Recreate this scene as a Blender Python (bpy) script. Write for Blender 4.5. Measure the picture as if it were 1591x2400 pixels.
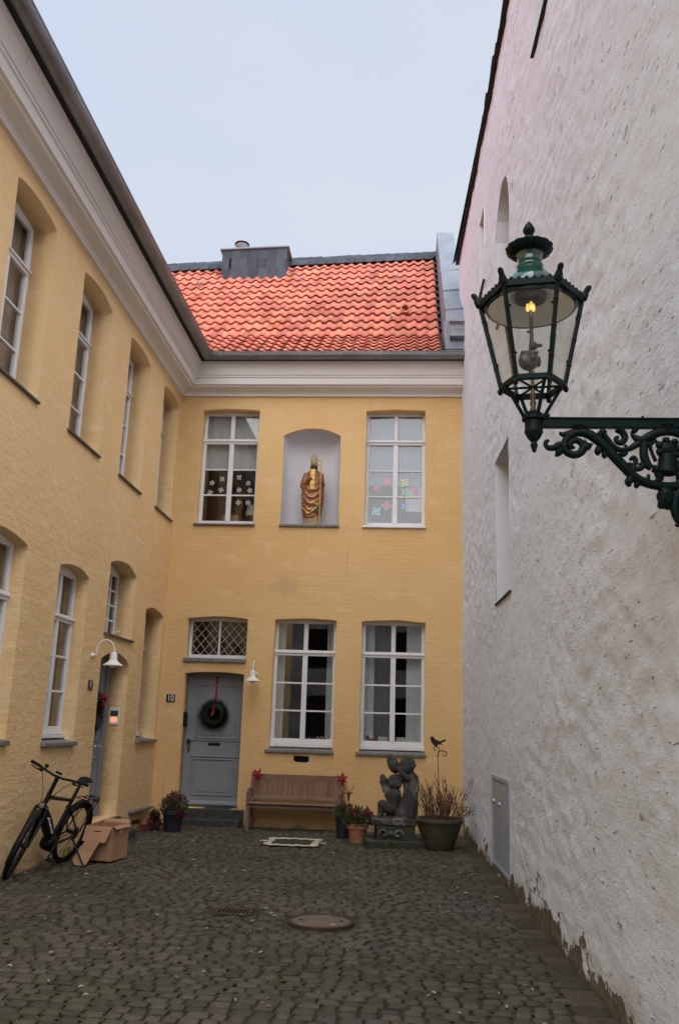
import bpy, bmesh, math, random
from mathutils import Vector, Matrix, noise
R = math.radians
rnd = random.Random(7)
sc = bpy.context.scene
for o in list(bpy.data.objects): bpy.data.objects.remove(o)
COL = sc.collection
# ---------------------------------------------------------------- camera
cam = bpy.data.cameras.new('camera'); camo = bpy.data.objects.new('camera', cam); COL.objects.link(camo)
YAW, PITCH, ROLL = 0.0774, 0.2390, 0.0306
CAM = Vector((3.9811, -14.3839, 1.6))
_f = Vector((-math.sin(YAW)*math.cos(PITCH), math.cos(YAW)*math.cos(PITCH), math.sin(PITCH)))
_r = Vector((math.cos(YAW), math.sin(YAW), 0)); _u = _r.cross(_f)
_r, _u = _r*math.cos(ROLL)+_u*math.sin(ROLL), -_r*math.sin(ROLL)+_u*math.cos(ROLL)
camo.matrix_world = Matrix(((_r.x,_u.x,-_f.x,CAM.x),(_r.y,_u.y,-_f.y,CAM.y),(_r.z,_u.z,-_f.z,CAM.z),(0,0,0,1)))
cam.sensor_fit = 'VERTICAL'; cam.sensor_height = 24; cam.lens = 24*2045.03/2400
cam.clip_start = 0.05; cam.clip_end = 2000
sc.camera = camo
sc.render.resolution_x, sc.render.resolution_y = 678, 1024
# ---------------------------------------------------------------- sky, sun, exposure
SUN_EL, SUN_AZ = R(36), R(158)        # high, soft, from behind the viewer
wd = bpy.data.worlds.new('World'); sc.world = wd; wd.use_nodes = True
nt = wd.node_tree; N = nt.nodes; L = nt.links
for n in list(N): N.remove(n)
sky = N.new('ShaderNodeTexSky'); sky.sky_type = 'NISHITA'; sky.sun_disc = False
sky.sun_elevation = SUN_EL; sky.sun_rotation = SUN_AZ
tc = N.new('ShaderNodeTexCoord')
nz = N.new('ShaderNodeTexNoise'); nz.inputs['Scale'].default_value = 2.2; nz.inputs['Detail'].default_value = 4
mp = N.new('ShaderNodeMapping'); mp.inputs['Scale'].default_value = (1,1,2.4)
L.new(tc.outputs['Generated'], mp.inputs['Vector']); L.new(mp.outputs['Vector'], nz.inputs['Vector'])
rp = N.new('ShaderNodeValToRGB'); rp.color_ramp.elements[0].position = .32; rp.color_ramp.elements[1].position = .7
rp.color_ramp.elements[0].color = (.575,.69,.87,1); rp.color_ramp.elements[1].color = (.72,.745,.825,1)
L.new(nz.outputs['Fac'], rp.inputs['Fac'])
b1 = N.new('ShaderNodeBackground'); b1.inputs['Strength'].default_value = 0.028; L.new(sky.outputs['Color'], b1.inputs['Color'])
b2 = N.new('ShaderNodeBackground'); b2.inputs['Strength'].default_value = 0.30; L.new(rp.outputs['Color'], b2.inputs['Color'])
mx = N.new('ShaderNodeMixShader'); mx.inputs['Fac'].default_value = .9    # a closed cloud layer over the clear sky
L.new(b1.outputs[0], mx.inputs[1]); L.new(b2.outputs[0], mx.inputs[2])
wo = N.new('ShaderNodeOutputWorld'); L.new(mx.outputs[0], wo.inputs['Surface'])
sl = bpy.data.lights.new('sun', 'SUN'); sl.energy = 1.5; sl.angle = R(112); sl.color = (.985, .99, 1)
so = bpy.data.objects.new('sun', sl); COL.objects.link(so)
_d = Vector((math.sin(SUN_AZ)*math.cos(SUN_EL), math.cos(SUN_AZ)*math.cos(SUN_EL), math.sin(SUN_EL)))   # towards the sun
so.rotation_euler = _d.to_track_quat('Z', 'Y').to_euler(); so.location = (4, -20, 30)
vs = sc.view_settings; vs.view_transform = 'Standard'; vs.look = 'None'; vs.exposure = 1.85; vs.gamma = 1; vs.use_curve_mapping = False
# ---------------------------------------------------------------- materials
MATS = {}
def mat(name, col, rough=.7, metal=0., spec=.4, var=None, bump=None, bump2=None, rand=0., emit=None, coat=0.):
    """var=(scale, colour2, lo, hi); bump=(scale, distance, strength)"""
    m = bpy.data.materials.new(name); m.use_nodes = True; MATS[name] = m
    nt = m.node_tree; N = nt.nodes; L = nt.links; bs = N['Principled BSDF']
    bs.inputs['Roughness'].default_value = rough; bs.inputs['Metallic'].default_value = metal
    bs.inputs['Specular IOR Level'].default_value = spec; bs.inputs['Coat Weight'].default_value = coat
    c4 = (*col, 1); bs.inputs['Base Color'].default_value = c4
    geo = N.new('ShaderNodeNewGeometry'); last = None
    if var:
        vs_ = var if isinstance(var, list) else [var]
        for (s, c2, lo, hi) in vs_:
            n = N.new('ShaderNodeTexNoise'); n.inputs['Detail'].default_value = 5; n.inputs['Roughness'].default_value = .6
            if isinstance(s, tuple):
                mpn = N.new('ShaderNodeMapping'); mpn.inputs['Scale'].default_value = s
                L.new(geo.outputs['Position'], mpn.inputs['Vector']); L.new(mpn.outputs['Vector'], n.inputs['Vector']); n.inputs['Scale'].default_value = 1
            else:
                L.new(geo.outputs['Position'], n.inputs['Vector']); n.inputs['Scale'].default_value = s
            r = N.new('ShaderNodeMapRange'); r.inputs['From Min'].default_value = lo; r.inputs['From Max'].default_value = hi
            L.new(n.outputs['Fac'], r.inputs['Value'])
            mxn = N.new('ShaderNodeMix'); mxn.data_type = 'RGBA'; L.new(r.outputs['Result'], mxn.inputs['Factor'])
            if last: L.new(last, mxn.inputs['A'])
            else: mxn.inputs['A'].default_value = c4
            mxn.inputs['B'].default_value = (*c2, 1); last = mxn.outputs['Result']
    if rand:
        oi = N.new('ShaderNodeObjectInfo'); at = N.new('ShaderNodeAttribute'); at.attribute_name = 'tone'
        ad = N.new('ShaderNodeMath'); ad.operation = 'ADD'; L.new(oi.outputs['Random'], ad.inputs[0]); L.new(at.outputs['Fac'], ad.inputs[1])
        fr = N.new('ShaderNodeMath'); fr.operation = 'FRACT'; L.new(ad.outputs[0], fr.inputs[0])
        r = N.new('ShaderNodeMapRange'); r.inputs['To Min'].default_value = 1-rand; r.inputs['To Max'].default_value = 1+rand
        L.new(fr.outputs[0], r.inputs['Value'])
        hs = N.new('ShaderNodeHueSaturation'); L.new(r.outputs['Result'], hs.inputs['Value'])
        r2 = N.new('ShaderNodeMapRange'); r2.inputs['To Min'].default_value = .5-.012*rand*3; r2.inputs['To Max'].default_value = .5+.012*rand*3
        ml = N.new('ShaderNodeMath'); ml.operation = 'MULTIPLY'; ml.inputs[1].default_value = 7.13; L.new(fr.outputs[0], ml.inputs[0])
        f2 = N.new('ShaderNodeMath'); f2.operation = 'FRACT'; L.new(ml.outputs[0], f2.inputs[0]); L.new(f2.outputs[0], r2.inputs['Value']); L.new(r2.outputs['Result'], hs.inputs['Hue'])
        if last: L.new(last, hs.inputs['Color'])
        else: hs.inputs['Color'].default_value = c4
        last = hs.outputs['Color']
    if last: L.new(last, bs.inputs['Base Color'])
    prev = None
    for b in (bump, bump2):
        if not b: continue
        n = N.new('ShaderNodeTexNoise'); n.inputs['Detail'].default_value = 4
        if isinstance(b[0], tuple):
            mpn = N.new('ShaderNodeMapping'); mpn.inputs['Scale'].default_value = b[0]
            L.new(geo.outputs['Position'], mpn.inputs['Vector']); L.new(mpn.outputs['Vector'], n.inputs['Vector']); n.inputs['Scale'].default_value = 1
        else:
            L.new(geo.outputs['Position'], n.inputs['Vector']); n.inputs['Scale'].default_value = b[0]
        bn = N.new('ShaderNodeBump'); bn.inputs['Distance'].default_value = b[1]; bn.inputs['Strength'].default_value = b[2]
        L.new(n.outputs['Fac'], bn.inputs['Height'])
        if prev: L.new(prev, bn.inputs['Normal'])
        prev = bn.outputs['Normal']
    if prev: L.new(prev, bs.inputs['Normal'])
    if emit: bs.inputs['Emission Color'].default_value = (*emit[0], 1); bs.inputs['Emission Strength'].default_value = emit[1]
    return m
def glass_mat(name, ior, tint=(1,1,1), wav=0.0):
    m = bpy.data.materials.new(name); m.use_nodes = True; MATS[name] = m
    nt = m.node_tree; N = nt.nodes; L = nt.links; N.remove(N['Principled BSDF']); out = N['Material Output']
    t = N.new('ShaderNodeBsdfTransparent'); t.inputs['Color'].default_value = (*tint, 1)
    g = N.new('ShaderNodeBsdfGlossy'); g.inputs['Roughness'].default_value = .015
    lw = N.new('ShaderNodeLayerWeight'); lw.inputs['Blend'].default_value = .5      # Schlick, the same from both sides of the pane
    pw = N.new('ShaderNodeMath'); pw.operation = 'POWER'; pw.inputs[1].default_value = 5; L.new(lw.outputs['Facing'], pw.inputs[0])
    f = N.new('ShaderNodeMapRange'); f.inputs['To Min'].default_value = ior; f.inputs['To Max'].default_value = 1; L.new(pw.outputs[0], f.inputs['Value'])
    if wav:
        geo = N.new('ShaderNodeNewGeometry'); n = N.new('ShaderNodeTexNoise'); n.inputs['Scale'].default_value = 3
        L.new(geo.outputs['Position'], n.inputs['Vector']); b = N.new('ShaderNodeBump'); b.inputs['Distance'].default_value = wav; L.new(n.outputs['Fac'], b.inputs['Height'])
        L.new(b.outputs['Normal'], g.inputs['Normal'])
    x = N.new('ShaderNodeMixShader'); L.new(f.outputs[0], x.inputs['Fac']); L.new(t.outputs[0], x.inputs[1]); L.new(g.outputs[0], x.inputs[2])
    L.new(x.outputs[0], out.inputs['Surface']); return m

mat('ochre', (.75,.475,.215), .9)
mat('ochre_rough', (.75,.505,.255), .9)
mat('white_wall', (.76,.72,.715), .92)
mat('reveal_white', (.78,.78,.80), .9, bump=(14,.008,.5))
mat('niche', (.66,.63,.65), .9, var=(3,(.60,.57,.58),.4,.7), bump=(9,.01,.4))
mat('paint_white', (.76,.74,.74), .45, var=(9,(.68,.66,.66),.5,.75))
mat('cornice', (.78,.745,.705), .6, var=[((.5,.5,14),(.70,.66,.61),.45,.7)], bump=(30,.002,.3))
mat('zinc', (.27,.27,.275), .42, .55, var=((2,2,8),(.19,.19,.20),.4,.65))
mat('zinc_light', (.25,.28,.325), .6, .15, var=(2.2,(.21,.235,.275),.4,.65))
mat('lead_sill', (.22,.21,.205), .6, .1, var=(14,(.15,.14,.14),.4,.65), bump=(40,.003,.4))
mat('sill_dark', (.12,.095,.075), .6)
mat('tile', (.57,.175,.115), .7, spec=.15, rand=.20, var=[(1.1,(.50,.14,.09),.52,.70),(3,(.63,.23,.16),.4,.65),(40,(.48,.15,.10),.55,.75)], bump=(60,.002,.4))
mat('tile_pale', (.62,.30,.20), .7, var=(8,(.5,.2,.12),.4,.6))
mat('slate', (.062,.070,.088), .55, rand=.30, spec=.2, var=(9,(.048,.054,.068),.4,.65), bump=(25,.004,.5))
mat('slate_dark', (.026,.030,.040), .6, spec=.3, rand=.2, bump=(25,.004,.5))
mat('bitumen_and_shade', (.016,.017,.019), .8)  # roofing black, also used to paint the shade in ridge and gutter gaps
mat('door_grey', (.245,.26,.285), .45, var=(4,(.22,.235,.255),.4,.65))
mat('metal_grey', (.44,.49,.56), .42, .1, var=(3,(.40,.445,.515),.4,.65))
mat('step_stone', (.058,.058,.056), .85, var=(9,(.035,.037,.03),.4,.65), bump=(25,.01,.6))
mat('black', (.008,.008,.009), .45, spec=.2)
mat('black_matte', (.010,.010,.011), .8, spec=.2)
mat('rubber', (.010,.010,.011), .7, spec=.2)
mat('black_gloss', (.008,.009,.010), .25, spec=.3)
mat('spoke', (.12,.12,.125), .35, .8)
mat('silver', (.6,.6,.6), .3, .9)
mat('white_print', (.85,.85,.85), .5)
mat('lime', (.55,.75,.03), .4)
mat('enamel_blue', (.008,.009,.018), .3)
mat('curtain_brown', (.34,.27,.22), .9)
mat('curtain_grey', (.58,.57,.55), .9)
mat('curtain_white', (.62,.64,.65), .9)
mat('curtain_blue', (.24,.27,.33), .9)
mat('curtain_dark', (.14,.15,.18), .9)
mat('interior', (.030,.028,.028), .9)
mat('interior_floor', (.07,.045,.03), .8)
mat('wood_bench', (.19,.105,.075), .75, var=[((3,3,40),(.27,.18,.14),.45,.7)], rand=.14, bump=((8,8,60),.002,.5))
mat('cardboard', (.42,.235,.135), .85, var=(6,(.36,.19,.105),.4,.65))
mat('cardboard_in', (.34,.185,.105), .9)
mat('tape', (.6,.55,.5), .25)
mat('terracotta', (.40,.165,.095), .85, var=(9,(.48,.25,.17),.45,.7), bump=(30,.003,.4))
mat('pot_dark', (.018,.02,.024), .6)
mat('pot_brown', (.04,.022,.018), .6)
mat('pot_moss', (.075,.068,.045), .95, var=[(7,(.048,.052,.024),.4,.6),(22,(.11,.10,.08),.58,.75)], bump=(18,.012,.8))
mat('soil', (.03,.022,.016), .95, bump=(30,.01,.8))
mat('leaf_green', (.045,.085,.022), .55, rand=.2, var=(40,(.08,.12,.035),.4,.65))
mat('leaf_dark', (.010,.022,.012), .6, var=(30,(.018,.036,.015),.4,.65))
mat('leaf_red', (.13,.012,.02), .55, var=(50,(.22,.02,.035),.45,.65))
mat('twig', (.16,.085,.045), .85, var=(20,(.10,.055,.03),.4,.65))
mat('red_felt', (.30,.012,.018), .75, var=(20,(.45,.03,.03),.5,.7))
mat('rust', (.10,.035,.018), .8, var=(40,(.05,.02,.012),.4,.6))
mat('rust_dark', (.02,.013,.011), .8)
mat('stone_dark', (.045,.041,.038), .95, var=[(4.5,(.17,.155,.14),.50,.62),(9,(.035,.045,.02),.55,.72)], bump=(24,.008,.7))
mat('stone_grey', (.20,.185,.165), .95, var=[(6,(.085,.08,.072),.42,.6),(4,(.07,.08,.035),.55,.72)], bump=(24,.01,.7))
mat('stone_moss', (.055,.052,.046), .95, var=[(5,(.046,.058,.024),.45,.6),(14,(.13,.125,.11),.6,.75)], bump=(18,.014,.8))
mat('robe', (.26,.10,.05), .5, .25, var=[((11,11,26),(.55,.33,.11),.55,.66),(9,(.17,.06,.035),.5,.68)], bump=(40,.004,.5))
mat('robe_dark', (.045,.042,.05), .6)
mat('gold', (.70,.45,.12), .35, .5, var=(26,(.5,.28,.07),.45,.62))
mat('linen', (.42,.31,.19), .7, var=((60,60,3),(.28,.2,.12),.4,.6))
mat('skin_stat', (.33,.20,.12), .7)
mat('beard', (.05,.032,.022), .8)
mat('iron_green', (.004,.012,.0115), .42, .0, spec=.13, var=(14,(.006,.016,.015),.4,.65), bump=(60,.0015,.4))
mat('lamp_green', (.018,.075,.055), .18, spec=.7, coat=.6)
mat('enamel_white', (.72,.75,.80), .35)
mat('brass_old', (.16,.11,.06), .45, .6)
mat('gadget', (.11,.10,.11), .35, .5)
mat('flame', (1,.55,.12), .5, emit=((1,.55,.10), 1.5))
mat('mantle', (.9,.6,.25), .5, emit=((1,.50,.10), .32))
mat('lamp_white', (.78,.75,.70), .35)
mat('bell_lit', (.9,.45,.3), .5, emit=((1,.36,.19), .20))
mat('concrete', (.15,.115,.085), .9, var=(14,(.11,.085,.06),.4,.65), bump=(40,.003,.5))
mat('iron_rust', (.045,.028,.022), .8, var=(30,(.08,.04,.025),.5,.7))
mat('cobble', (.076,.063,.051), .66, rand=.30, spec=.35, var=[(.8,(.052,.049,.030),.40,.60),(26,(.100,.085,.070),.55,.75)], bump=(34,.006,.7))
mat('kerb_stone', (.075,.053,.039), .85, rand=.30, var=[(4,(.050,.044,.026),.4,.6),(22,(.038,.030,.023),.5,.66)], bump=(16,.02,.9))
mat('joint', (.034,.030,.020), .95, var=[(1.0,(.036,.048,.012),.40,.58),(18,(.022,.019,.013),.45,.65)], bump=(30,.02,.8))
mat('moss', (.045,.062,.014), .95, var=(24,(.03,.045,.01),.4,.65))
mat('earth', (.06,.05,.042), .95, var=(.7,(.05,.045,.035),.4,.6))
mat('litter', (.42,.36,.27), .8, rand=.3)
mat('cream_yarn', (.62,.56,.42), .9, bump=(80,.004,.5))
mat('mat_dark', (.035,.034,.024), .95, bump=(90,.004,.6))
mat('paper_white', (.74,.72,.72), .8)
for n_, c_ in dict(pink=(.85,.07,.20), red=(.55,.03,.10), yellow=(.80,.76,.12), green=(.10,.58,.20), magenta=(.62,.05,.18), blue=(.03,.26,.66), cyan=(.25,.70,.82), rose=(.85,.09,.26)).items(): mat('paper_'+n_, c_, .8)
mat('lampshade', (.55,.52,.42), .8)
mat('facade_far', (.78,.76,.72), .9, var=(.6,(.48,.45,.42),.4,.6))
glass_mat('pane', .066, (.90,.91,.91), .0006)
glass_mat('lantern_glass', .05, (.965,.97,.945))

# ---- plastered and limewashed masonry: brick courses telegraph through the coats, with stains, drips and damp feet
class NT:
    def __init__(s, m):
        s.N = m.node_tree.nodes; s.L = m.node_tree.links; s.bs = s.N['Principled BSDF']
        s.geo = s.N.new('ShaderNodeNewGeometry'); s.pos = s.geo.outputs['Position']
        x = s.N.new('ShaderNodeSeparateXYZ'); s.L.new(s.pos, x.inputs[0]); s.x, s.y, s.z = x.outputs
    def noi(s, scale, det=5, rough=.6, off=0):
        mp = s.N.new('ShaderNodeMapping'); mp.inputs['Scale'].default_value = scale if isinstance(scale, tuple) else (scale,)*3; mp.inputs['Location'].default_value = (off, off*.7, off*.3)
        s.L.new(s.pos, mp.inputs['Vector']); n = s.N.new('ShaderNodeTexNoise'); n.inputs['Scale'].default_value = 1
        n.inputs['Detail'].default_value = det; n.inputs['Roughness'].default_value = rough; s.L.new(mp.outputs['Vector'], n.inputs['Vector']); return n.outputs['Fac']
    def m(s, op, a, b=None):
        n = s.N.new('ShaderNodeMath'); n.operation = op
        for i, v in enumerate((a, b)):
            if v is None: continue
            if isinstance(v, (int, float)): n.inputs[i].default_value = v
            else: s.L.new(v, n.inputs[i])
        return n.outputs[0]
    def rng(s, v, lo, hi, a=0., b=1.):
        r = s.N.new('ShaderNodeMapRange'); r.inputs['From Min'].default_value = lo; r.inputs['From Max'].default_value = hi
        r.inputs['To Min'].default_value = a; r.inputs['To Max'].default_value = b; s.L.new(v, r.inputs['Value']); return r.outputs['Result']
    def mix(s, f, a, b):
        x = s.N.new('ShaderNodeMix'); x.data_type = 'RGBA'
        if isinstance(f, float): x.inputs['Factor'].default_value = f
        else: s.L.new(f, x.inputs['Factor'])
        for k, v in (('A', a), ('B', b)):
            if isinstance(v, tuple): x.inputs[k].default_value = (*v, 1)
            else: s.L.new(v, x.inputs[k])
        return x.outputs['Result']
    def brick(s, wob=.02):
        """height of brick courses on any vertical wall (u = x + y)"""
        u = s.m('ADD', s.m('ADD', s.x, s.y), s.m('MULTIPLY', s.noi(3.1), wob*2)); v = s.m('ADD', s.z, s.m('MULTIPLY', s.noi((2.3,2.3,1.1), 3, .5, 5), wob))
        c = s.N.new('ShaderNodeCombineXYZ'); s.L.new(u, c.inputs[0]); s.L.new(v, c.inputs[1])
        b = s.N.new('ShaderNodeTexBrick'); b.inputs['Scale'].default_value = 1; b.inputs['Brick Width'].default_value = .25; b.inputs['Row Height'].default_value = .077
        b.inputs['Mortar Size'].default_value = .012; b.inputs['Mortar Smooth'].default_value = 1.; s.L.new(c.outputs[0], b.inputs['Vector'])
        return s.m('SUBTRACT', 1., b.outputs['Fac'])
    def done(s, col, hgt, dist, strength=1.):
        s.L.new(col, s.bs.inputs['Base Color']); b = s.N.new('ShaderNodeBump'); b.inputs['Distance'].default_value = dist; b.inputs['Strength'].default_value = strength
        s.L.new(hgt, b.inputs['Height']); s.L.new(b.outputs['Normal'], s.bs.inputs['Normal'])
def ochre_nodes(m, base, dark, pale, lump, crs, seed):
    t = NT(m)
    c = t.mix(t.rng(t.noi(.55, off=seed), .36, .68), base, dark)
    c = t.mix(t.rng(t.noi((2.2,2.2,5), off=seed), .52, .74), c, pale)
    c = t.mix(t.rng(t.noi((11,11,16), 4, .7, seed), .60, .80, 0, .55), c, dark)
    # rain streaks and hairline dirt
    st = t.m('MULTIPLY', t.rng(t.noi((9,9,.55), 4, .6, seed), .60, .74), t.rng(t.noi(.8, off=seed+3), .48, .62))
    c = t.mix(t.m('MULTIPLY', st, .38), c, (.36,.255,.14))
    # sooty smear under the niche
    d = t.m('ADD', t.m('MULTIPLY', t.m('ABSOLUTE', t.m('SUBTRACT', t.m('ADD', t.x, t.y), 2.0)), 2.2), t.m('MULTIPLY', t.m('ABSOLUTE', t.m('SUBTRACT', t.z, 3.83)), 2.6))
    c = t.mix(t.m('MULTIPLY', t.rng(t.m('ADD', d, t.m('MULTIPLY', t.noi((7,7,2)), 1.3)), 1.45, .75), .33), c, (.30,.24,.17))
    # splash dirt at the foot
    ft = t.m('ADD', t.m('MULTIPLY', t.noi((2.4,2.4,2.8), off=seed), .55), t.m('MULTIPLY', t.z, -.75))
    c = t.mix(t.rng(ft, .10, .30, 0, .62), c, (.30,.215,.13)); c = t.mix(t.rng(ft, .25, .31, 0, .6), c, (.12,.10,.065))
    # small chips
    c = t.mix(t.rng(t.noi((21,21,21), 2, .5, seed), .775, .79, 0, .7), c, (.30,.20,.11))
    msk = t.rng(t.noi(.9, off=seed+7), .38, .62, .25, 1.)
    hgt = t.m('ADD', t.m('MULTIPLY', t.m('MULTIPLY', t.brick(.045), msk), crs), t.m('MULTIPLY', t.m('MULTIPLY', t.noi((6.5,6.5,9.5), 5, .62), lump), t.rng(t.m('ADD', t.z, t.m('MULTIPLY', t.noi(.9, off=4), 2.)), 6.2, 3.6, .38, 1.)))
    hgt = t.m('ADD', hgt, t.m('MULTIPLY', t.noi(42, 5, .7), .22))
    t.done(c, hgt, .022)
ochre_nodes(MATS['ochre'], (.75,.49,.225), (.705,.435,.18), (.78,.535,.275), .50, .085, 0.)
ochre_nodes(MATS['ochre_rough'], (.80,.555,.285), (.765,.505,.24), (.83,.60,.335), .95, .06, 11.)
def white_wall_nodes(m):
    t = NT(m)
    c = t.mix(t.rng(t.noi(.4), .35, .68), (.79,.85,.95), (.78,.83,.92))
    c = t.mix(t.rng(t.noi((5,7,8), 6, .7), .56, .76, 0, .7), c, (.63,.665,.73))
    c = t.mix(t.rng(t.noi((1.3,1.3,1.3), off=4), .56, .70, 0, .7), c, (.745,.75,.82))
    st = t.m('MULTIPLY', t.rng(t.noi((5,5,.45), 4, .6, 2), .58, .72), t.rng(t.noi(.6, off=8), .45, .6)); c = t.mix(t.m('MULTIPLY', st, .30), c, (.58,.60,.64))
    # pits: small dark slots left between the stones
    pit = t.m('MULTIPLY', t.rng(t.noi((20,8,26), 3, .6, 6), .645, .70), t.rng(t.noi(1.1, off=9), .36, .54)); c = t.mix(t.m('MULTIPLY', pit, .75), c, (.25,.22,.21))
    # damp brown foot with a ragged edge, wash fallen off in flakes
    foot = t.m('ADD', t.m('MULTIPLY', t.noi((2,1.4,2.2)), 1.0), t.m('MULTIPLY', t.z, -1.0)); c = t.mix(t.rng(foot, .22, .48, 0, .75), c, (.50,.45,.38))
    f2 = t.m('ADD', t.m('MULTIPLY', t.noi((6,2.6,4.5), 5, .65), .95), t.m('MULTIPLY', t.z, -1.05)); fl = t.rng(f2, .315, .335); c = t.mix(fl, c, t.mix(t.rng(t.noi(17), .4, .6), (.20,.165,.12), (.10,.085,.06)))
    f3 = t.m('ADD', t.m('MULTIPLY', t.noi((3.4,2.0,3.2), 6, .7, 3), 1.0), t.m('MULTIPLY', t.z, -.22)); fk = t.m('MULTIPLY', t.rng(f3, .555, .57), t.rng(t.z, 1.25, .35)); c = t.mix(fk, c, t.mix(t.rng(t.noi(14), .4, .6), (.22,.18,.13), (.08,.07,.05)))
    c = t.mix(t.rng(t.m('ADD', t.m('MULTIPLY', t.noi((5,3,5), off=13), .6), t.m('MULTIPLY', t.z, -1.9)), .22, .34, 0, .8), c, (.075,.085,.035))
    rough = t.rng(t.noi(.7, off=15), .36, .64, .35, 1.)
    hgt = t.m('ADD', t.m('MULTIPLY', t.m('MULTIPLY', t.noi((7,4.5,11), 6, .7, 21), rough), .85), t.m('MULTIPLY', t.m('MULTIPLY', t.noi((22,12,27), 5, .65), rough), .42))
    hgt = t.m('ADD', hgt, t.m('MULTIPLY', t.noi(80, 4, .7), .18)); hgt = t.m('SUBTRACT', hgt, t.m('ADD', t.m('MULTIPLY', pit, .6), t.m('MULTIPLY', t.m('MAXIMUM', fl, fk), .7)))
    t.done(c, hgt, .024)
white_wall_nodes(MATS['white_wall'])
# ---------------------------------------------------------------- helpers
class MB:
    """collects faces in world (or thing-local) coordinates; one MB becomes one mesh object"""
    def __init__(s): s.v = []; s.f = []
    def add(s, vs, fs):
        k = len(s.v); s.v += [tuple(v) for v in vs]; s.f += [tuple(i+k for i in f) for f in fs]; return s
    def box(s, x0, x1, y0, y1, z0, z1, M=None):
        vs = [Vector((x, y, z)) for z in (z0, z1) for y in (y0, y1) for x in (x0, x1)]
        if M is not None: vs = [M @ v for v in vs]
        return s.add(vs, [(0,2,3,1),(4,5,7,6),(0,1,5,4),(2,6,7,3),(0,4,6,2),(1,3,7,5)])
    def bar(s, a, b, w, h, up=(0,0,1)):
        a = Vector(a); b = Vector(b); d = (b-a); ln = d.length; d.normalize(); up = Vector(up)
        x = d.cross(up)
        if x.length < 1e-5: x = d.cross(Vector((1,0,0)))
        x.normalize(); z = x.cross(d)
        vs = [p + x*sx*w/2 + z*sz*h/2 for p in (a, b) for sz in (-1, 1) for sx in (-1, 1)]
        return s.add(vs, [(0,1,3,2),(4,6,7,5),(0,4,5,1),(2,3,7,6),(0,2,6,4),(1,5,7,3)])
    def tube(s, pts, rad, seg=8, closed=False, sq=1.0, up=None):
        pts = [Vector(p) for p in pts]; n = len(pts)
        rs = rad if isinstance(rad, (list, tuple)) else [rad]*n
        vs = []; t0 = None; fr = None
        for i, p in enumerate(pts):
            if closed: t = pts[(i+1) % n] - pts[i-1]
            else: t = pts[min(i+1, n-1)] - pts[max(i-1, 0)]
            if t.length < 1e-9: t = Vector((0,0,1))
            t.normalize()
            if up is not None:
                x = t.cross(Vector(up)); 
                if x.length < 1e-6: x = Vector((1,0,0))
                x.normalize()
            elif fr is None:
                x = t.orthogonal().normalized()
            else:
                x = fr - t*fr.dot(t)
                if x.length < 1e-6: x = t.orthogonal()
                x.normalize()
            fr = x; y = t.cross(x)
            for k in range(seg):
                a = 2*math.pi*k/seg; vs.append(p + x*math.cos(a)*rs[i] + y*math.sin(a)*rs[i]*sq)
        fs = []
        for i in range(n if closed else n-1):
            j = (i+1) % n
            for k in range(seg): fs.append((i*seg+k, i*seg+(k+1) % seg, j*seg+(k+1) % seg, j*seg+k))
        if not closed: fs.append(tuple(range(seg-1, -1, -1))); fs.append(tuple((n-1)*seg+k for k in range(seg)))
        return s.add(vs, fs)
    def lathe(s, prof, c=(0,0,0), seg=24, M=None, cap=True, wob=None):
        vs = []; c = Vector(c)
        for (r, z) in prof:
            for k in range(seg):
                a = 2*math.pi*k/seg; q = wob(a, z) if wob else 1
                v = Vector((r*q*math.cos(a), r*q*math.sin(a), z)); vs.append((M @ v if M is not None else v) + c)
        fs = []
        for i in range(len(prof)-1):
            for k in range(seg): fs.append((i*seg+k, i*seg+(k+1) % seg, (i+1)*seg+(k+1) % seg, (i+1)*seg+k))
        if cap: fs.append(tuple(range(seg-1, -1, -1))); fs.append(tuple((len(prof)-1)*seg+k for k in range(seg)))
        return s.add(vs, fs)
    def prism(s, poly, P, d0, d1):
        """poly in 2D, P(u,v,n)->world, extruded from n=d0 to d1"""
        n = len(poly); vs = [P(u, v, d0) for u, v in poly] + [P(u, v, d1) for u, v in poly]
        fs = [tuple(range(n-1, -1, -1)), tuple(range(n, 2*n))] + [(i, (i+1) % n, n+(i+1) % n, n+i) for i in range(n)]
        return s.add(vs, fs)
    def ball(s, c, r, M=None, seg=12, rings=8):
        c = Vector(c); r = r if isinstance(r, (tuple, list)) else (r,)*3; vs = []; fs = []
        for i in range(1, rings):
            t = math.pi*i/rings
            for k in range(seg):
                a = 2*math.pi*k/seg; v = Vector((r[0]*math.sin(t)*math.cos(a), r[1]*math.sin(t)*math.sin(a), r[2]*math.cos(t)))
                vs.append((M @ v if M is not None else v)+c)
        top = Vector((0,0,r[2])); bot = Vector((0,0,-r[2]))
        vs.append((M @ top if M is not None else top)+c); vs.append((M @ bot if M is not None else bot)+c); a = len(vs)-2
        for i in range(rings-2):
            for k in range(seg): fs.append((i*seg+k, (i+1)*seg+k, (i+1)*seg+(k+1) % seg, i*seg+(k+1) % seg))
        for k in range(seg):
            fs.append((a, k, (k+1) % seg)); fs.append((a+1, (rings-2)*seg+(k+1) % seg, (rings-2)*seg+k))
        return s.add(vs, fs)
    def cap(s, p0, p1, r0, r1, seg=10):
        p0 = Vector(p0); p1 = Vector(p1); d = (p1-p0)
        if d.length < 1e-6: return s.ball(p0, r0)
        t = d.normalized(); pts = []; rs = []
        for k in range(4):
            a = math.pi/2*(k/4); pts.append(p0 - t*r0*math.cos(a)); rs.append(max(r0*math.sin(a), .0008))
        pts.append(p0); rs.append(r0); pts.append(p1); rs.append(r1)
        for k in range(3, -1, -1):
            a = math.pi/2*(k/4); pts.append(p1 + t*r1*math.cos(a)); rs.append(max(r1*math.sin(a), .0008))
        return s.tube(pts, rs, seg)
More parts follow.
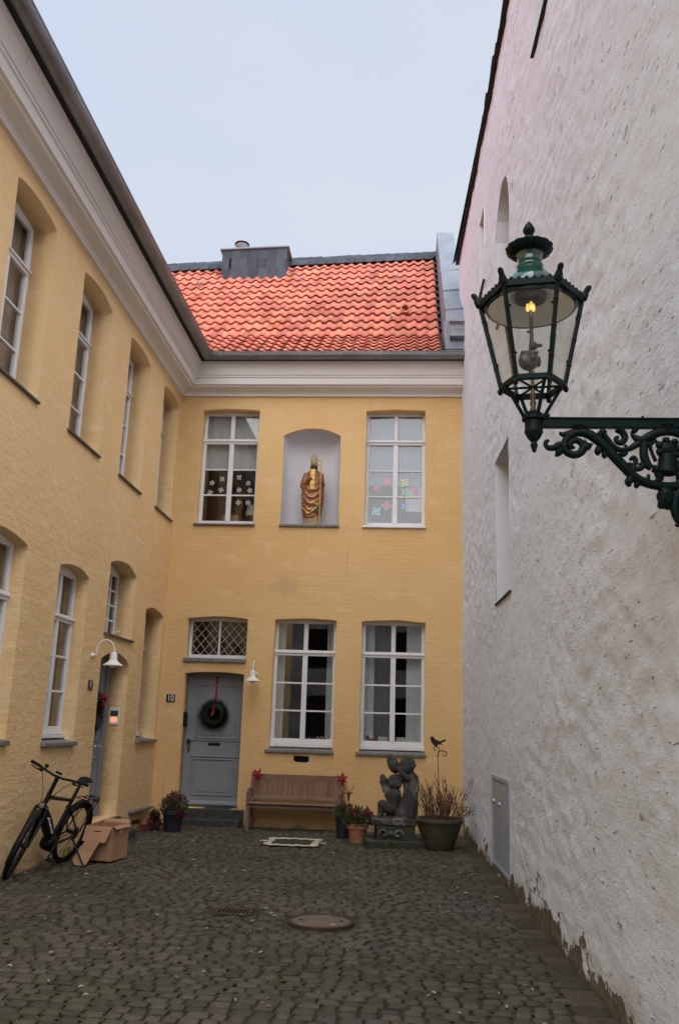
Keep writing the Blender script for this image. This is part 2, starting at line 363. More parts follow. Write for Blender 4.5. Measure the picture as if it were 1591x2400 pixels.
    def mesh(s, name):
        me = bpy.data.meshes.new(name); me.from_pydata([tuple(v) for v in s.v], [], s.f); me.validate(); me.update(); return me
def smooth(me, ang=40):
    bm = bmesh.new(); bm.from_mesh(me); bmesh.ops.recalc_face_normals(bm, faces=bm.faces)
    for f in bm.faces: f.smooth = True
    for e in bm.edges:
        if len(e.link_faces) == 2 and e.calc_face_angle(0) > R(ang): e.smooth = False
    bm.to_mesh(me); bm.free(); return me
def fixn(me):
    bm = bmesh.new(); bm.from_mesh(me); bmesh.ops.recalc_face_normals(bm, faces=bm.faces); bm.to_mesh(me); bm.free(); return me
def wloc(o):
    return o.get('_w') if False else WL.get(o.name, Vector((0,0,0)))
WL = {}
def root(name, loc, label, cat, group=None, M=None):
    o = bpy.data.objects.new(name, None); COL.objects.link(o); o.empty_display_size = .1
    if M is not None: o.matrix_world = M
    else: o.location = loc; WL[o.name] = Vector(loc)
    return tag(o, label, cat, group)
def tag(o, label=None, cat=None, group=None, kind=None):
    if label: o['label'] = label
    if cat: o['category'] = cat
    if group: o['group'] = group
    if kind: o['kind'] = kind
    return o
def link(name, me, m, parent=None, local=False):
    if m is not None and not me.materials: me.materials.append(MATS[m] if isinstance(m, str) else m)
    o = bpy.data.objects.new(name, me); COL.objects.link(o)
    if parent is not None:
        o.parent = parent
        if not local and parent.type == 'EMPTY': o.matrix_parent_inverse = Matrix.Translation(-WL.get(parent.name, Vector((0,0,0))))
    return o
def obj(name, mb, m, parent=None, local=False, sm=None, bevel=0, seg=1):
    me = mb.mesh(name)
    if sm: smooth(me, sm)
    else: fixn(me)
    o = link(name, me, m, parent, local)
    if bevel:
        b = o.modifiers.new('bevel', 'BEVEL'); b.width = bevel; b.segments = seg; b.limit_method = 'ANGLE'; b.angle_limit = R(40)
    return o
def blob(name, mb, m, parent=None, voxel=.012, it=6, local=False):
    """fuse overlapping shapes into ONE continuous smooth surface"""
    t = bpy.data.objects.new('tmp', fixn(mb.mesh('tmp'))); COL.objects.link(t)
    r = t.modifiers.new('r', 'REMESH'); r.mode = 'VOXEL'; r.voxel_size = voxel
    s = t.modifiers.new('s', 'SMOOTH'); s.iterations = it; s.factor = .5
    dg = bpy.context.evaluated_depsgraph_get(); dg.update(); me = bpy.data.meshes.new_from_object(t.evaluated_get(dg)); me.name = name
    bpy.data.objects.remove(t)
    for p in me.polygons: p.use_smooth = True
    me.materials.clear()
    return link(name, me, m, parent, local)
def arch(u0, u1, v0, v1, rise, n=10, jit=0.0, seed=0):
    """outline of an opening with a flat segmental arch, counter-clockwise; v1 is the springing"""
    w = u1-u0; pts = []
    def seg(a, b, k):
        for i in range(k): pts.append((a[0]+(b[0]-a[0])*i/k, a[1]+(b[1]-a[1])*i/k))
    seg((u0, v0), (u1, v0), 4); seg((u1, v0), (u1, v1), 10)
    for i in range(n+1):
        t = i/n; pts.append((u1-w*t, v1+rise*(1-(2*t-1)**2)))
    pts2 = [(u0, v1+(v0-v1)*i/10) for i in range(1, 10)]; pts += pts2
    if jit: pts = [(u+jit*noise.noise(Vector((u*3+seed, v*3, 1.7))), v+jit*noise.noise(Vector((u*3, v*3+seed, 5.1)))) for u, v in pts]
    return pts
def slab(name, outer, holes, P, d0, d1, m, parent):
    """a wall with real openings: outline minus holes, from n=d0 to d1"""
    cu = bpy.data.curves.new('tmp', 'CURVE'); cu.dimensions = '2D'; cu.fill_mode = 'BOTH'; cu.extrude = abs(d1-d0)/2
    for poly in [outer]+holes:
        sp = cu.splines.new('POLY'); sp.points.add(len(poly)-1)
        for p, (u, v) in zip(sp.points, poly): p.co = (u, v, 0, 1)
        sp.use_cyclic_u = True
    t = bpy.data.objects.new('tmp', cu); COL.objects.link(t)
    dg = bpy.context.evaluated_depsgraph_get(); dg.update(); me = bpy.data.meshes.new_from_object(t.evaluated_get(dg)); me.name = name
    bpy.data.objects.remove(t)
    mid = (d0+d1)/2
    for v in me.vertices: v.co = P(v.co.x, v.co.y, mid+v.co.z)
    bm = bmesh.new(); bm.from_mesh(me); bmesh.ops.remove_doubles(bm, verts=bm.verts, dist=1e-5); bmesh.ops.recalc_face_normals(bm, faces=bm.faces); bm.to_mesh(me); bm.free()
    me.materials.clear(); return link(name, me, m, parent)
PB = lambda u, v, n: Vector((u, -n, v))          # back facade, n outwards (towards the viewer)
PL = lambda u, v, n: Vector((n, u, v))           # left facade, u = Y
def WX(y): return 4.9258 - 0.0351*y              # foot line of the white wall
PW = lambda u, v, n: Vector((WX(-u)-n, -u, v))   # white wall, u = -Y
def ubox(mb, P, u0, u1, v0, v1, n0, n1):
    return mb.prism([(u0,v0),(u1,v0),(u1,v1),(u0,v1)], P, n0, n1)
sc.cycles.use_denoising = True
# ================================================================ ground
g = MB(); g.add([(-150,-150,-.035),(150,-150,-.035),(150,150,-.035),(-150,150,-.035)], [(0,1,2,3)])
ground = obj('ground', g, 'earth'); tag(ground, 'bare earth reaching beyond the courtyard buildings', None, kind='structure')
bed = MB()
nx, ny = 30, 84
vs = []; fs = []
for j in range(ny+1):
    for i in range(nx+1):
        x = -.05+5.6*i/nx; y = -16.6+16.65*j/ny
        vs.append((x, y, -.009+.006*noise.noise(Vector((x*4, y*4, 0)))))
for j in range(ny):
    for i in range(nx): fs.append((j*(nx+1)+i, j*(nx+1)+i+1, (j+1)*(nx+1)+i+1, (j+1)*(nx+1)+i))
bed.add(vs, fs)
paving = obj('courtyard_paving', bed, 'joint', sm=60); tag(paving, 'dark mossy bed between the setts of the courtyard floor', None, kind='structure')
# ================================================================ left wing
LW = root('yellow_house', (-.1,-3,0), 'long two-storey yellow plastered wing with deep windows along the left side', 'house')
LW_UP = [(-6.78,-5.75),(-4.85,-3.79),(-2.95,-1.95),(-1.12,-.14)]
LW_GF = [(-6.62,-5.57,1.33,3.35,.07),(-4.65,-3.68,1.29,3.31,.075),(-1.13,-.13,1.27,3.25,.075)]
holes = [arch(a, b, 4.89, 6.955, .07, jit=.018, seed=k) for k, (a, b) in enumerate(LW_UP)]
holes += [arch(a, b, c, d, r, jit=.016, seed=9+k) for k, (a, b, c, d, r) in enumerate(LW_GF)]
holes += [arch(-2.93,-1.74,2.70,3.66,.10, jit=.016, seed=21), arch(-2.96,-1.75,.27,2.36,.125, jit=.012, seed=23), [(-1.02,.03),(-.42,.03),(-.45,.12),(-.95,.12)]]
slab('wall', [(-16.5,-.1),(.02,-.1),(.02,7.25),(-16.5,7.25)], holes, PL, -.30, 0, 'ochre_rough', LW)
def sweep_corner(name, prof, m, parent, side, far, sm=None, closed=False):
    """a moulding swept along one facade and mitred at the inner corner; prof=[(offset,z)]"""
    b = MB(); n = len(prof); vs = []
    if side == 'L': vs = [(o, -o, z) for o, z in prof] + [(o, far, z) for o, z in prof]
    else: vs = [(o, -o, z) for o, z in prof] + [(far, -o, z) for o, z in prof]
    fs = [(i, i+1, n+i+1, n+i) for i in range(n-1)]
    if closed: fs.append((n-1, 0, n, 2*n-1)); fs.append(tuple(range(n))); fs.append(tuple(range(2*n-1, n-1, -1)))
    b.add(vs, fs); return obj(name, b, m, parent, sm=sm)
CP = [(-.02,7.19),(.045,7.195),(.05,7.225),(.075,7.255),(.12,7.275),(.18,7.285),(.215,7.30),(.225,7.325),(.262,7.328),(.268,7.355),(.275,7.435),(.295,7.45),(.297,7.475),(.315,7.485),(.365,7.665),(.395,7.672),(.40,7.705),(-.02,7.71)]
GP = [(.525+.09*math.cos(R(a)), 7.775+.09*math.sin(R(a))) for a in range(180, 361, 12)] + [(.622,7.782),(.622,7.79),(.606,7.79),(.605,7.775)] + [(.525+.08*math.cos(R(a)), 7.775+.08*math.sin(R(a))) for a in range(350, 179, -17)]
EB = [(.38,7.712),(.50,7.716),(.53,7.80),(.50,7.85),(.36,7.76)]
def eaves(parent, side, far, ts):
    sweep_corner('cornice', CP, 'cornice', parent, side, far, sm=25, closed=True)
    sweep_corner('eaves_board', EB, 'bitumen_and_shade', parent, side, far, closed=True)  # soffit board, blackened to read as the shadowed gap behind the gutter
    gt = sweep_corner('gutter', GP, 'zinc', parent, side, far, sm=50, closed=True)
    for t in ts:
        b = MB(); pr = [(.525+.0935*math.cos(R(a)), 7.775+.0935*math.sin(R(a))) for a in range(178, 363, 12)]
        n = len(pr); w = .011
        if side == 'L': vs = [(o, t-w, z) for o, z in pr]+[(o, t+w, z) for o, z in pr]
        else: vs = [(t-w, -o, z) for o, z in pr]+[(t+w, -o, z) for o, z in pr]
        b.add(vs, [(i, i+1, n+i+1, n+i) for i in range(n-1)]); obj('gutter_joint', b, 'zinc_light' if side == 'B' else 'zinc', gt, sm=50)
eaves(LW, 'L', -16.5, [-.95-.675*k for k in range(12)])
# board joints on the frieze
for y in (-7.6, -3.55):
    b = MB(); b.add([(.298,y,7.47),(.298,y+.006,7.47),(.368,y+.006,7.668),(.368,y,7.668)], [(0,1,2,3)]); 
    for i in range(4): b.v[i] = (b.v[i][0]+.003, b.v[i][1], b.v[i][2])
    obj('board_joint', b, 'bitumen_and_shade', LW)
# wing roof: plain tiled plane, only its eaves edge can be seen
b = MB(); b.add([(.50,-16.5,7.86),(.50,-.45,7.86),(-3.4,3.45,11.45),(-3.4,-16.5,11.45),(-6.6,-16.5,7.9),(-6.6,6,7.9),(-3.4,6,11.45)], [(0,1,2,3),(3,2,6,5,4)]); obj('roof', b, 'tile', LW)
b = MB(); b.box(-6.5,-.32,-16.5,-16.3,0,7.7); b.box(-6.5,-6.3,-16.3,6,0,7.7); obj('outer_wall', b, 'ochre', LW)
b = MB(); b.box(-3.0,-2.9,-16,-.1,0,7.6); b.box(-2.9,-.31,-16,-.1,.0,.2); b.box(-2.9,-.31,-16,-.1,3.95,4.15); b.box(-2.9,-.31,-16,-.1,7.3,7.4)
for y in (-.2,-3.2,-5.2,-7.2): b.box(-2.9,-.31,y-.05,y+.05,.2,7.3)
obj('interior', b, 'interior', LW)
# ================================================================ back house
BH = root('yellow_house', (2.4,.1,0), 'two-storey yellow house closing the courtyard, with orange pantile roof and saint niche', 'house')
BH_UP = [(.395,1.41),(3.286,4.314)]; BH_GF = [(1.84,2.872),(3.294,4.328)]
holes = [arch(a, b, 4.87, 6.945, .022, jit=.014, seed=31+k) for k, (a, b) in enumerate(BH_UP)]
holes += [arch(a, b, 1.17, 3.262, .032, jit=.014, seed=35+k) for k, (a, b) in enumerate(BH_GF)]
holes += [arch(.38,1.40,2.60,3.265,.03, jit=.012, seed=41), arch(.398,1.383,.245,2.355,.032, jit=.012, seed=43), arch(1.858,2.855,4.88,6.478,.135, jit=.010, seed=45), [(2.25,1.10),(2.25,1.02),(2.30,1.00),(2.46,.995),(2.50,1.02),(2.50,1.095)]]
slab('wall', [(0.0,-.1),(5.2,-.1),(5.2,7.25),(0.0,7.25)], holes, PB, -.32, 0, 'ochre', BH)
eaves(BH, 'B', 4.955, [.78+.69*k for k in range(6)])
b = MB(); b.box(-6,5.2,5.9,6.1,0,11.2); obj('outer_wall', b, 'ochre', BH)
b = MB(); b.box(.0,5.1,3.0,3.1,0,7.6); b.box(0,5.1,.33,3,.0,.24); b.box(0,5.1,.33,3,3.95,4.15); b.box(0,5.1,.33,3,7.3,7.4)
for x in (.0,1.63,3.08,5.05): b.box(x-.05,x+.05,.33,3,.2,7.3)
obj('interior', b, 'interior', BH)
# niche: rounded back, vaulted head
b = MB(); nu, nv = 20, 14; vs = []
def nich(u, v):
    d = .42*math.sqrt(max(0, 1-(2*u-1)**2))**.75
    return d
for j in range(nv+1):
    for i in range(nu+1):
        u = i/nu; x = 1.852+1.009*u; top = 6.478+.135*(1-(2*u-1)**2)
        if j <= 8: z = 4.88+(6.36-4.88)*j/8; d = nich(u, 0)
        else:
            t = (j-8)/6; z = 6.36+(top+.004-6.36)*math.sin(t*math.pi/2); d = nich(u, 0)*math.cos(t*math.pi/2)
        vs.append((x, -.004 + max(d, .0)+.006, z))
fs = [(j*(nu+1)+i, j*(nu+1)+i+1, (j+1)*(nu+1)+i+1, (j+1)*(nu+1)+i) for j in range(nv) for i in range(nu)]
b.add(vs, fs); niche = obj('niche', b, 'niche', BH, sm=70)
b = MB(); b.prism([(1.845,-.045),(2.868,-.045),(2.868,.0),(2.855,.30),(2.6,.44),(2.1,.44),(1.86,.30),(1.845,0)], lambda u, v, n: Vector((u, v, n)), 4.845, 4.885); obj('sill', b, 'lead_sill', niche, bevel=.006)
b = MB(); b.box(2.24,2.51,.06,.07,.98,1.11)
for k in range(4): b.box(2.25,2.50,.03,.05,1.005+.023*k,1.012+.023*k)
obj('vent_grille', b, 'black', BH)
# ---------------------------------------------------------------- pantile roof
E1, A1, A2, NK = .35, R(34.5), R(46.5), 4.6
KY, KZ = -.5+NK*E1*math.cos(A1), 7.80+NK*E1*math.sin(A1)
NM = 12
def roofpt(x, r):
    if r <= NK: return Vector((x, -.5+r*E1*math.cos(A1), 7.80+r*E1*math.sin(A1)))
    l = (4.34+.124*x)*(r-NK)/NM
    return Vector((x, KY+l*math.cos(A2), KZ+l*math.sin(A2)))
b = MB(); xs = [-5+.5*i for i in range(20)]+[4.7]; rows = [0,NK,NK+4,NK+8,NK+NM]
vs = []; fs = []
for r in rows:
    for x in xs:
        p = roofpt(x, r)
        if p.x < -p.y: p = Vector((max(x, -p.y-.4), p.y, p.z))
        vs.append(p - Vector((0,0,.06)))
n = len(xs)
for j in range(len(rows)-1):
    for i in range(n-1): fs.append((j*n+i, j*n+i+1, (j+1)*n+i+1, (j+1)*n+i))
b.add(vs, fs)
b.add([roofpt(-5, NK+NM), roofpt(4.7, NK+NM), Vector((4.7,9,7.9)), Vector((-5,9,7.9))], [(0,1,2,3)])
roof = obj('roof', b, 'bitumen_and_shade', BH)
TW = .2065
def tile_mesh(w, ln):
    b = MB(); prof = []
    for i in range(9):
        u = i/8; z = .021*math.cos((u-.78)*2*math.pi*1.0) + (.008 if u > .55 else 0)*math.sin((u-.55)/.45*math.pi)
        prof.append((w*(u-.5)*1.06, z))
    n = len(prof); vs = []
    for (y, lift) in ((0, .041), (ln*.5, .020), (ln, .0)):
        vs += [(x, y, z+lift) for x, z in prof]
    vs += [(x, .004, z+.041-.015) for x, z in prof]
    fs = [(j*n+i, j*n+i+1, (j+1)*n+i+1, (j+1)*n+i) for j in range(2) for i in range(n-1)]
    fs += [(3*n+i, 3*n+i+1, i+1, i) for i in range(n-1)]
    b.add(vs, fs); me = b.mesh('tile'); 
    for p in me.polygons: p.use_smooth = p.index < 16
    me.materials.append(MATS['tile']); return me
def tile_M(x, r):
    p = roofpt(x, r); a = A1 if r < NK-.3 else A2
    up = Vector((0, math.cos(a), math.sin(a))); nrm = Vector((0, -math.sin(a), math.cos(a)))
    q = roofpt(x+.1, r); ex = (q-p).normalized(); nrm = ex.cross(up).normalized()
    Mx = Matrix((( ex.x, up.x, nrm.x, p.x),(ex.y, up.y, nrm.y, p.y),(ex.z, up.z, nrm.z, p.z),(0,0,0,1)))
    return Mx @ Matrix.Rotation(R(rnd.uniform(-.5,.5)), 4, 'X') @ Matrix.Translation((rnd.uniform(-.003,.003), rnd.uniform(-.005,.005), rnd.uniform(-.003,.003)))
TK, TM = tile_mesh(TW, .40), tile_mesh(TW, .43)
cand = []
rowlist = [0,.92,1.84,2.76,3.68]+[NK+k for k in range(12)]
for ri, r in enumerate(rowlist):
    for c in range(31):
        x = 4.46-TW*c; p = roofpt(x, r)
        if x < .42-(p.z-7.76)/1.79-.35 or x < -p.y-.1: continue
        cand.append(((p-CAM).length, x, r))
cand.sort()
print('tiles', len(cand))
rest = MB(); tones = []
for k, (d, x, r) in enumerate(cand):
    me = TK if r < NK-.3 else TM; Mx = tile_M(x, r)
    if k < 300:
        o = bpy.data.objects.new('tile', me); COL.objects.link(o); o.parent = roof; o.matrix_local = Mx
    else:
        rest.add([Mx @ v.co for v in me.vertices], [tuple(p.vertices) for p in me.polygons]); tones += [rnd.random()]*len(me.vertices)
me = rest.mesh('tile_field')
at = me.attributes.new('tone', 'FLOAT', 'POINT'); at.data.foreach_set('value', tones)
for p in me.polygons: p.use_smooth = True
smooth(me, 60)
o = link('tile_field', me, 'tile', roof); o['kind'] = 'stuff'
# ridge slates in two courses
for row, (dz, off) in enumerate(((-.10, 0), (.01, .11))):
    sb = MB(); w = .25
    sb.prism([(0,0),(w*.75,-.01),(w,.04),(w*1.02,.20),(0,.20)], lambda u, v, n: Vector((u, v, n)), 0, .012); sme = fixn(sb.mesh('ridge_slate')); sme.materials.append(MATS['slate'])
    for k in range(30):
        x = -2.2+off+.225*k
        if x > 4.5: continue
        p = roofpt(x, NK+NM)
        M = Matrix.Translation(p+Vector((0,-.16+.09*row,dz+.02))) @ Matrix.Rotation(math.atan2(.124*math.sin(A2), 1), 4, 'Y').inverted() @ Matrix.Rotation(R(62+rnd.uniform(-2,2)), 4, 'X')
        o = bpy.data.objects.new('ridge_slate', sme); COL.objects.link(o); o.parent = roof; o.matrix_local = M
b = MB(); b.add([roofpt(-2.6,NK+NM)+Vector((0,-.02,-.12)), roofpt(4.62,NK+NM)+Vector((0,-.02,-.12)), roofpt(4.62,NK+NM)+Vector((0,.02,.17)), roofpt(-2.6,NK+NM)+Vector((0,.02,.17)), roofpt(-2.6,NK+NM)+Vector((0,.10,-.12)), roofpt(4.62,NK+NM)+Vector((0,.10,-.12)), roofpt(4.62,NK+NM)+Vector((0,.08,.17)), roofpt(-2.6,NK+NM)+Vector((0,.08,.17))], [(0,1,2,3),(7,6,5,4),(0,4,5,1),(1,5,6,2),(2,6,7,3),(3,7,4,0)]); obj('ridge_gap_shade', b, 'bitumen_and_shade', roof)  # black backing imitates the shadow gap under the ridge slates
# slate-clad chimney
ch = MB(); ch.prism([(-.23,10.6),(1.225,10.6),(1.225,12.08),(-.23,12.02)], lambda u, v, n: Vector((u, n, v)), 3.31, 4.1); chim = obj('chimney', ch, 'slate', BH)
sb = MB(); sb.prism([(0,0),(.17,-.012),(.215,.045),(.222,.31),(0,.31)], lambda u, v, n: Vector((u, -n, v)), 0, .012); sme = fixn(sb.mesh('slate')); sme.materials.append(MATS['slate'])
for row in range(3):
    for k in range(7):
        x = -.235+.21*k-(.05 if row % 2 else 0)
        if x < -.24: x = -.235
        if x+.2 > 1.24: continue
        o = bpy.data.objects.new('slate', sme); COL.objects.link(o); o.parent = chim
        o.matrix_local = Matrix.Translation((x, 3.305-.004*(2-row), 11.25+.26*row)) @ Matrix.Rotation(R(2), 4, 'X')
b = MB(); b.prism([(-.29,12.02),(1.29,12.08),(1.29,12.12),(-.29,12.06)], lambda u, v, n: Vector((u, n, v)), 3.24, 4.16); obj('cap', b, 'zinc_light', chim, bevel=.008)
b = MB(); b.lathe([(.10,0),(.10,.12),(.075,.12),(.075,.16),(.12,.165),(.16,.22),(.155,.235),(.0,.25)], (.13,3.62,12.10), 18); obj('flue_pipe', b, 'silver', chim, sm=40)
b = MB(); b.lathe([(.13,.16),(.175,.225),(.165,.25),(.0,.26)], (.13,3.62,12.13), 18); obj('flue_cowl', b, 'black', chim, sm=40)
# roof hooks and vent tile
for (x, r) in ((-.594, NK+8.55), (1.616, NK+8.7), (3.693, NK+8.6), (3.662, NK+2.35)):
    p = roofpt(x, r); b = MB(); n = Vector((0,-math.sin(A2),math.cos(A2))); u = Vector((0,math.cos(A2),math.sin(A2)))
    b.tube([p+u*.10+n*.03, p+u*.10+n*.09, p-u*.02+n*.10, p-u*.12+n*.085, p-u*.13+n*.13], [.012,.014,.016,.016,.010], 6); obj('roof_hook', b, 'zinc_light', roof, sm=40)
p = roofpt(3.93, NK+3.3); n = Vector((0,-math.sin(A2),math.cos(A2))); u = Vector((0,math.cos(A2),math.sin(A2)))
b = MB(); 
b.lathe([(.075,0),(.082,.16),(.09,.17),(.09,.20),(.07,.20),(.06,.14)], p+n*.02-u*.02, 16, M=(-u*.7+n*.7).to_track_quat('Z','Y').to_matrix(), cap=False)
b.lathe([(.06,0),(.066,.10),(.05,.10)], p+n*.03+u*.19, 14, M=(-u*.7+n*.7).to_track_quat('Z','Y').to_matrix(), cap=False)
obj('vent_tile', b, 'tile_pale', roof, sm=40)
# ---------------------------------------------------------------- zinc parapet against the white house
par = MB(); yz = [(-.46,8.42),(-.30,8.70),(.62,9.55),(1.66,10.56),(3.9,12.79),(4.6,12.79),(4.6,9.5),(-.46,7.9)]
par.prism(yz, lambda u, v, n: Vector((n, u, v)), 4.635, 5.01); pp = obj('parapet', par, 'zinc_light', BH)
for (y, z) in ((-.30,8.70),(1.66,10.56),(.62,9.55)):
    b = MB(); b.bar((4.622, y, z), (5.012, y+.06, z+.075), .03, .03); obj('standing_seam', b, 'zinc', pp)
b = MB(); b.prism([(-.50,8.40),(-.46,8.36),(-.50,8.27),(-.56,8.20),(-.56,8.10),(-.52,8.06),(-.44,8.05),(-.44,8.44),(-.50,8.45)], lambda u, v, n: Vector((n, u, v)), 4.70, 5.0); obj('corbel', b, 'zinc', pp, sm=40)
b = MB(); b.prism([(4.64,7.86),(5.0,7.86),(5.0,8.42),(4.60,8.42)], lambda u, v, n: Vector((u, n, v)), -.44, -.2); obj('flashing', b, 'zinc', pp)
b = MB()
for k, r in enumerate(rowlist):
    p = roofpt(4.60, r); b.box(4.565,4.64,p.y-.01,p.y+.30,p.z+.01,p.z+.055, None)
obj('verge_flashing', b, 'slate', pp)
# ================================================================ white house on the right
WH = root('white_house', (5.4,-6,0), 'tall whitewashed rough stone house with narrow deep windows along the right side', 'house')
WTOP = 9.98
# openings: (y_far, y_near, z0, z1, arch)
WO = [(-4.02,-5.08,3.04,4.77,0), (-4.40,-5.41,6.40,7.55,.50), (-2.70,-3.20,7.70,8.86,0), (-7.02,-7.92,8.05,9.55,0)]
HATCH = (-3.45,-4.82,.10,1.09)
def grid_lines(lo, hi, step, marks):
    ms = sorted(set([lo, hi]+[m for m in marks if lo < m < hi])); out = []
    for a, c in zip(ms, ms[1:]):
        k = max(1, round((c-a)/step)); out += [a+(c-a)*i/k for i in range(k)]
    return out+[hi]
def wall_relief(y, z):
    # uneven rubble under many coats of wash: calm and rough areas, soft courses, scattered hollows
    m = .35+.65*max(0, min(1, .5+1.3*noise.noise(Vector((5.5, y*.55, z*.6)))))
    h = .016*noise.noise(Vector((1.3, y*1.1, z*1.5))) + m*.012*noise.noise(Vector((4.1, y*4.2, z*7.5)))
    h += m*.0065*noise.noise(Vector((7.7, y*9, z*15)))
    c = noise.noise(Vector((9.9, y*2.6, z*6.5+.25*noise.noise(Vector((0, y*2, z)))))); h -= m*.007*max(0, .12-abs(c))/.12
    q = noise.noise(Vector((3.3, y*6.5, z*11))); h -= .016*max(0, q-.42)
    return h
ys = grid_lines(-12.7, .36, .036, [v for o in WO for v in o[:2]]+list(HATCH[:2]))
zs = grid_lines(-.06, WTOP, .036, [v for o in WO for v in o[2:4]]+list(HATCH[2:])+[o[3]+o[4] for o in WO if o[4]])
def inside(y, z):
    for (a, c, z0, z1, ar) in WO:
        if c < y < a:
            t = (y-c)/(a-c); top = z1 + ar*math.sqrt(max(0, 1-(2*t-1)**2)) if ar else z1
            if z0 < z < top: return True
    return HATCH[1] < y < HATCH[0] and HATCH[2] < z < HATCH[3]
vs = []; idx = {}; fs = []
for j, z in enumerate(zs):
    for i, y in enumerate(ys): vs.append((WX(y)-wall_relief(y, z)-.012*max(0, 1-z/.5)+.006*(z/10), y, z))
n = len(ys)
for j in range(len(zs)-1):
    for i in range(n-1):
        if inside((ys[i]+ys[i+1])/2, (zs[j]+zs[j+1])/2): continue
        fs.append((j*n+i, (j+1)*n+i, (j+1)*n+i+1, j*n+i+1))
# settle the arch edge onto a true curve
for (a, c, z0, z1, ar) in WO:
    if not ar: continue
    for j, z in enumerate(zs):
        if z < z1-.01 or z > z1+ar+.04: continue
        for i, y in enumerate(ys):
            if not (c < y < a): continue
            t = (y-c)/(a-c); top = z1+ar*math.sqrt(max(0, 1-(2*t-1)**2))
            if abs(z-top) < .03: x = vs[j*n+i]; vs[j*n+i] = (x[0], x[1], top)
b = MB(); b.add(vs, fs); me = b.mesh('wall')
for p in me.polygons: p.use_smooth = True
link('wall', me, 'white_wall', WH)
b = MB(); b.box(5.5,12,-12.7,-12.6,0,WTOP-.1); b.box(5.2,12,.30,.36,0,WTOP-.1); b.box(11.9,12,-12.6,.3,0,WTOP-.1); obj('outer_wall', b, 'reveal_white', WH)
b = MB(); b.add([(4.80,.42,10.0),(5.44,-12.8,10.0),(9,-12.8,14),(9,.42,14),(12.6,-12.8,10),(12.6,.42,10)], [(0,1,2,3),(3,2,4,5)]); 
rf = obj('roof', b, 'slate_dark', WH)
b = MB(); b.add([(WX(.38)-.055,.40,9.965),(WX(-12.7)-.055,-12.7,9.965),(WX(-12.7)+.2,-12.7,9.99),(WX(.38)+.2,.40,9.99)], [(0,1,2,3)]); b2 = MB(); 
vs = b.v; b = MB(); b.add(list(vs)+[(x, y, z+.012) for x, y, z in vs], [(0,1,2,3),(7,6,5,4),(0,4,5,1),(1,5,6,2),(2,6,7,3),(3,7,4,0)]); obj('eaves_board', b, 'bitumen_and_shade', rf)
sb = MB(); sb.prism([(0,0),(.19,-.012),(.235,.035),(.24,.32),(0,.32)], lambda u, v, n: Vector((-v, -u, n)), 0, .014); sme = fixn(sb.mesh('eaves_slate')); sme.materials.append(MATS['slate_dark'])
for k in range(46):
    y = .40-.225*k
    o = bpy.data.objects.new('eaves_slate', sme); COL.objects.link(o); o.parent = rf
    o.matrix_local = Matrix.Translation((WX(y)+.19+rnd.uniform(-.012,.012), y, 10.20)) @ Matrix.Rotation(R(-43+rnd.uniform(-3,3)), 4, 'Y')
for q, (a, c, z0, z1, ar) in enumerate(WO):
    D = .75; x = WX(a)
    b = MB(); k = 14
    prof = [(c, z0), (c, z1)]
    if ar: prof += [(c+(a-c)*i/k, z1+ar*math.sqrt(max(0, 1-(2*i/k-1)**2))) for i in range(1, k)]
    prof += [(a, z1), (a, z0)]
    m = len(prof)
    b.add([(WX(y)+.004, y, z) for y, z in prof]+[(WX(y)+D, y, z) for y, z in prof], [(i, i+1, m+i+1, m+i) for i in range(m-1)]+[(m-1, 0, m, 2*m-1)])
    w = obj('window', b, 'reveal_white', WH)
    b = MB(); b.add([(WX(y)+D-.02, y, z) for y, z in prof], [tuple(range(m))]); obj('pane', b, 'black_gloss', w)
    b = MB(); b.add([(WX(c)-.022,c-.03,z0-.004),(WX(a)-.022,a+.03,z0-.004),(WX(a)+.5,a+.03,z0+.10),(WX(c)+.5,c-.03,z0+.10)]+[(WX(c)-.022,c-.03,z0-.020),(WX(a)-.022,a+.03,z0-.020),(WX(a)+.5,a+.03,z0+.0),(WX(c)+.5,c-.03,z0+.0)], [(0,1,2,3),(7,6,5,4),(0,4,5,1),(1,5,6,2),(2,6,7,3),(3,7,4,0)]); obj('sill', b, 'slate_dark', w)
# grey metal service hatch
y0, y1, z0, z1 = HATCH
b = MB()
for (ya, yb, za, zb) in ((y0,y0-.05,z0,z1),(y1+.05,y1,z0,z1),(y0-.05,y1+.05,z1-.05,z1),(y0-.05,y1+.05,z0,z0+.04)):
    b.prism([(-ya,za),(-yb,za),(-yb,zb),(-ya,zb)], PW, -.06, .012)
ht = obj('service_hatch', b, 'metal_grey', WH, bevel=.004)
ym = (y0+y1)/2
for k, (ya, yb) in enumerate(((y0-.052,ym+.004),(ym-.004,y1+.052))):
    b = MB(); b.prism([(-ya,z0+.045),(-yb,z0+.045),(-yb,z1-.055),(-ya,z1-.055)], PW, -.05, .002); d = obj('door', b, 'metal_grey', ht, bevel=.006)
b = MB(); b.prism([(-ym-.012,z0+.045),(-ym+.012,z0+.045),(-ym+.012,z1-.055),(-ym-.012,z1-.055)], PW, -.02, .008); obj('meeting_strip', b, 'silver', ht)
for yy in (ym+.05, y0-.16):
    b = MB(); b.lathe([(.028,-.01),(.028,.012),(.02,.02),(0,.022)], PW(-yy, z1-.30, .004), 14, M=Matrix(((0,0,-1),(0,1,0),(1,0,0)))); obj('lock', b, 'silver', ht, sm=40)
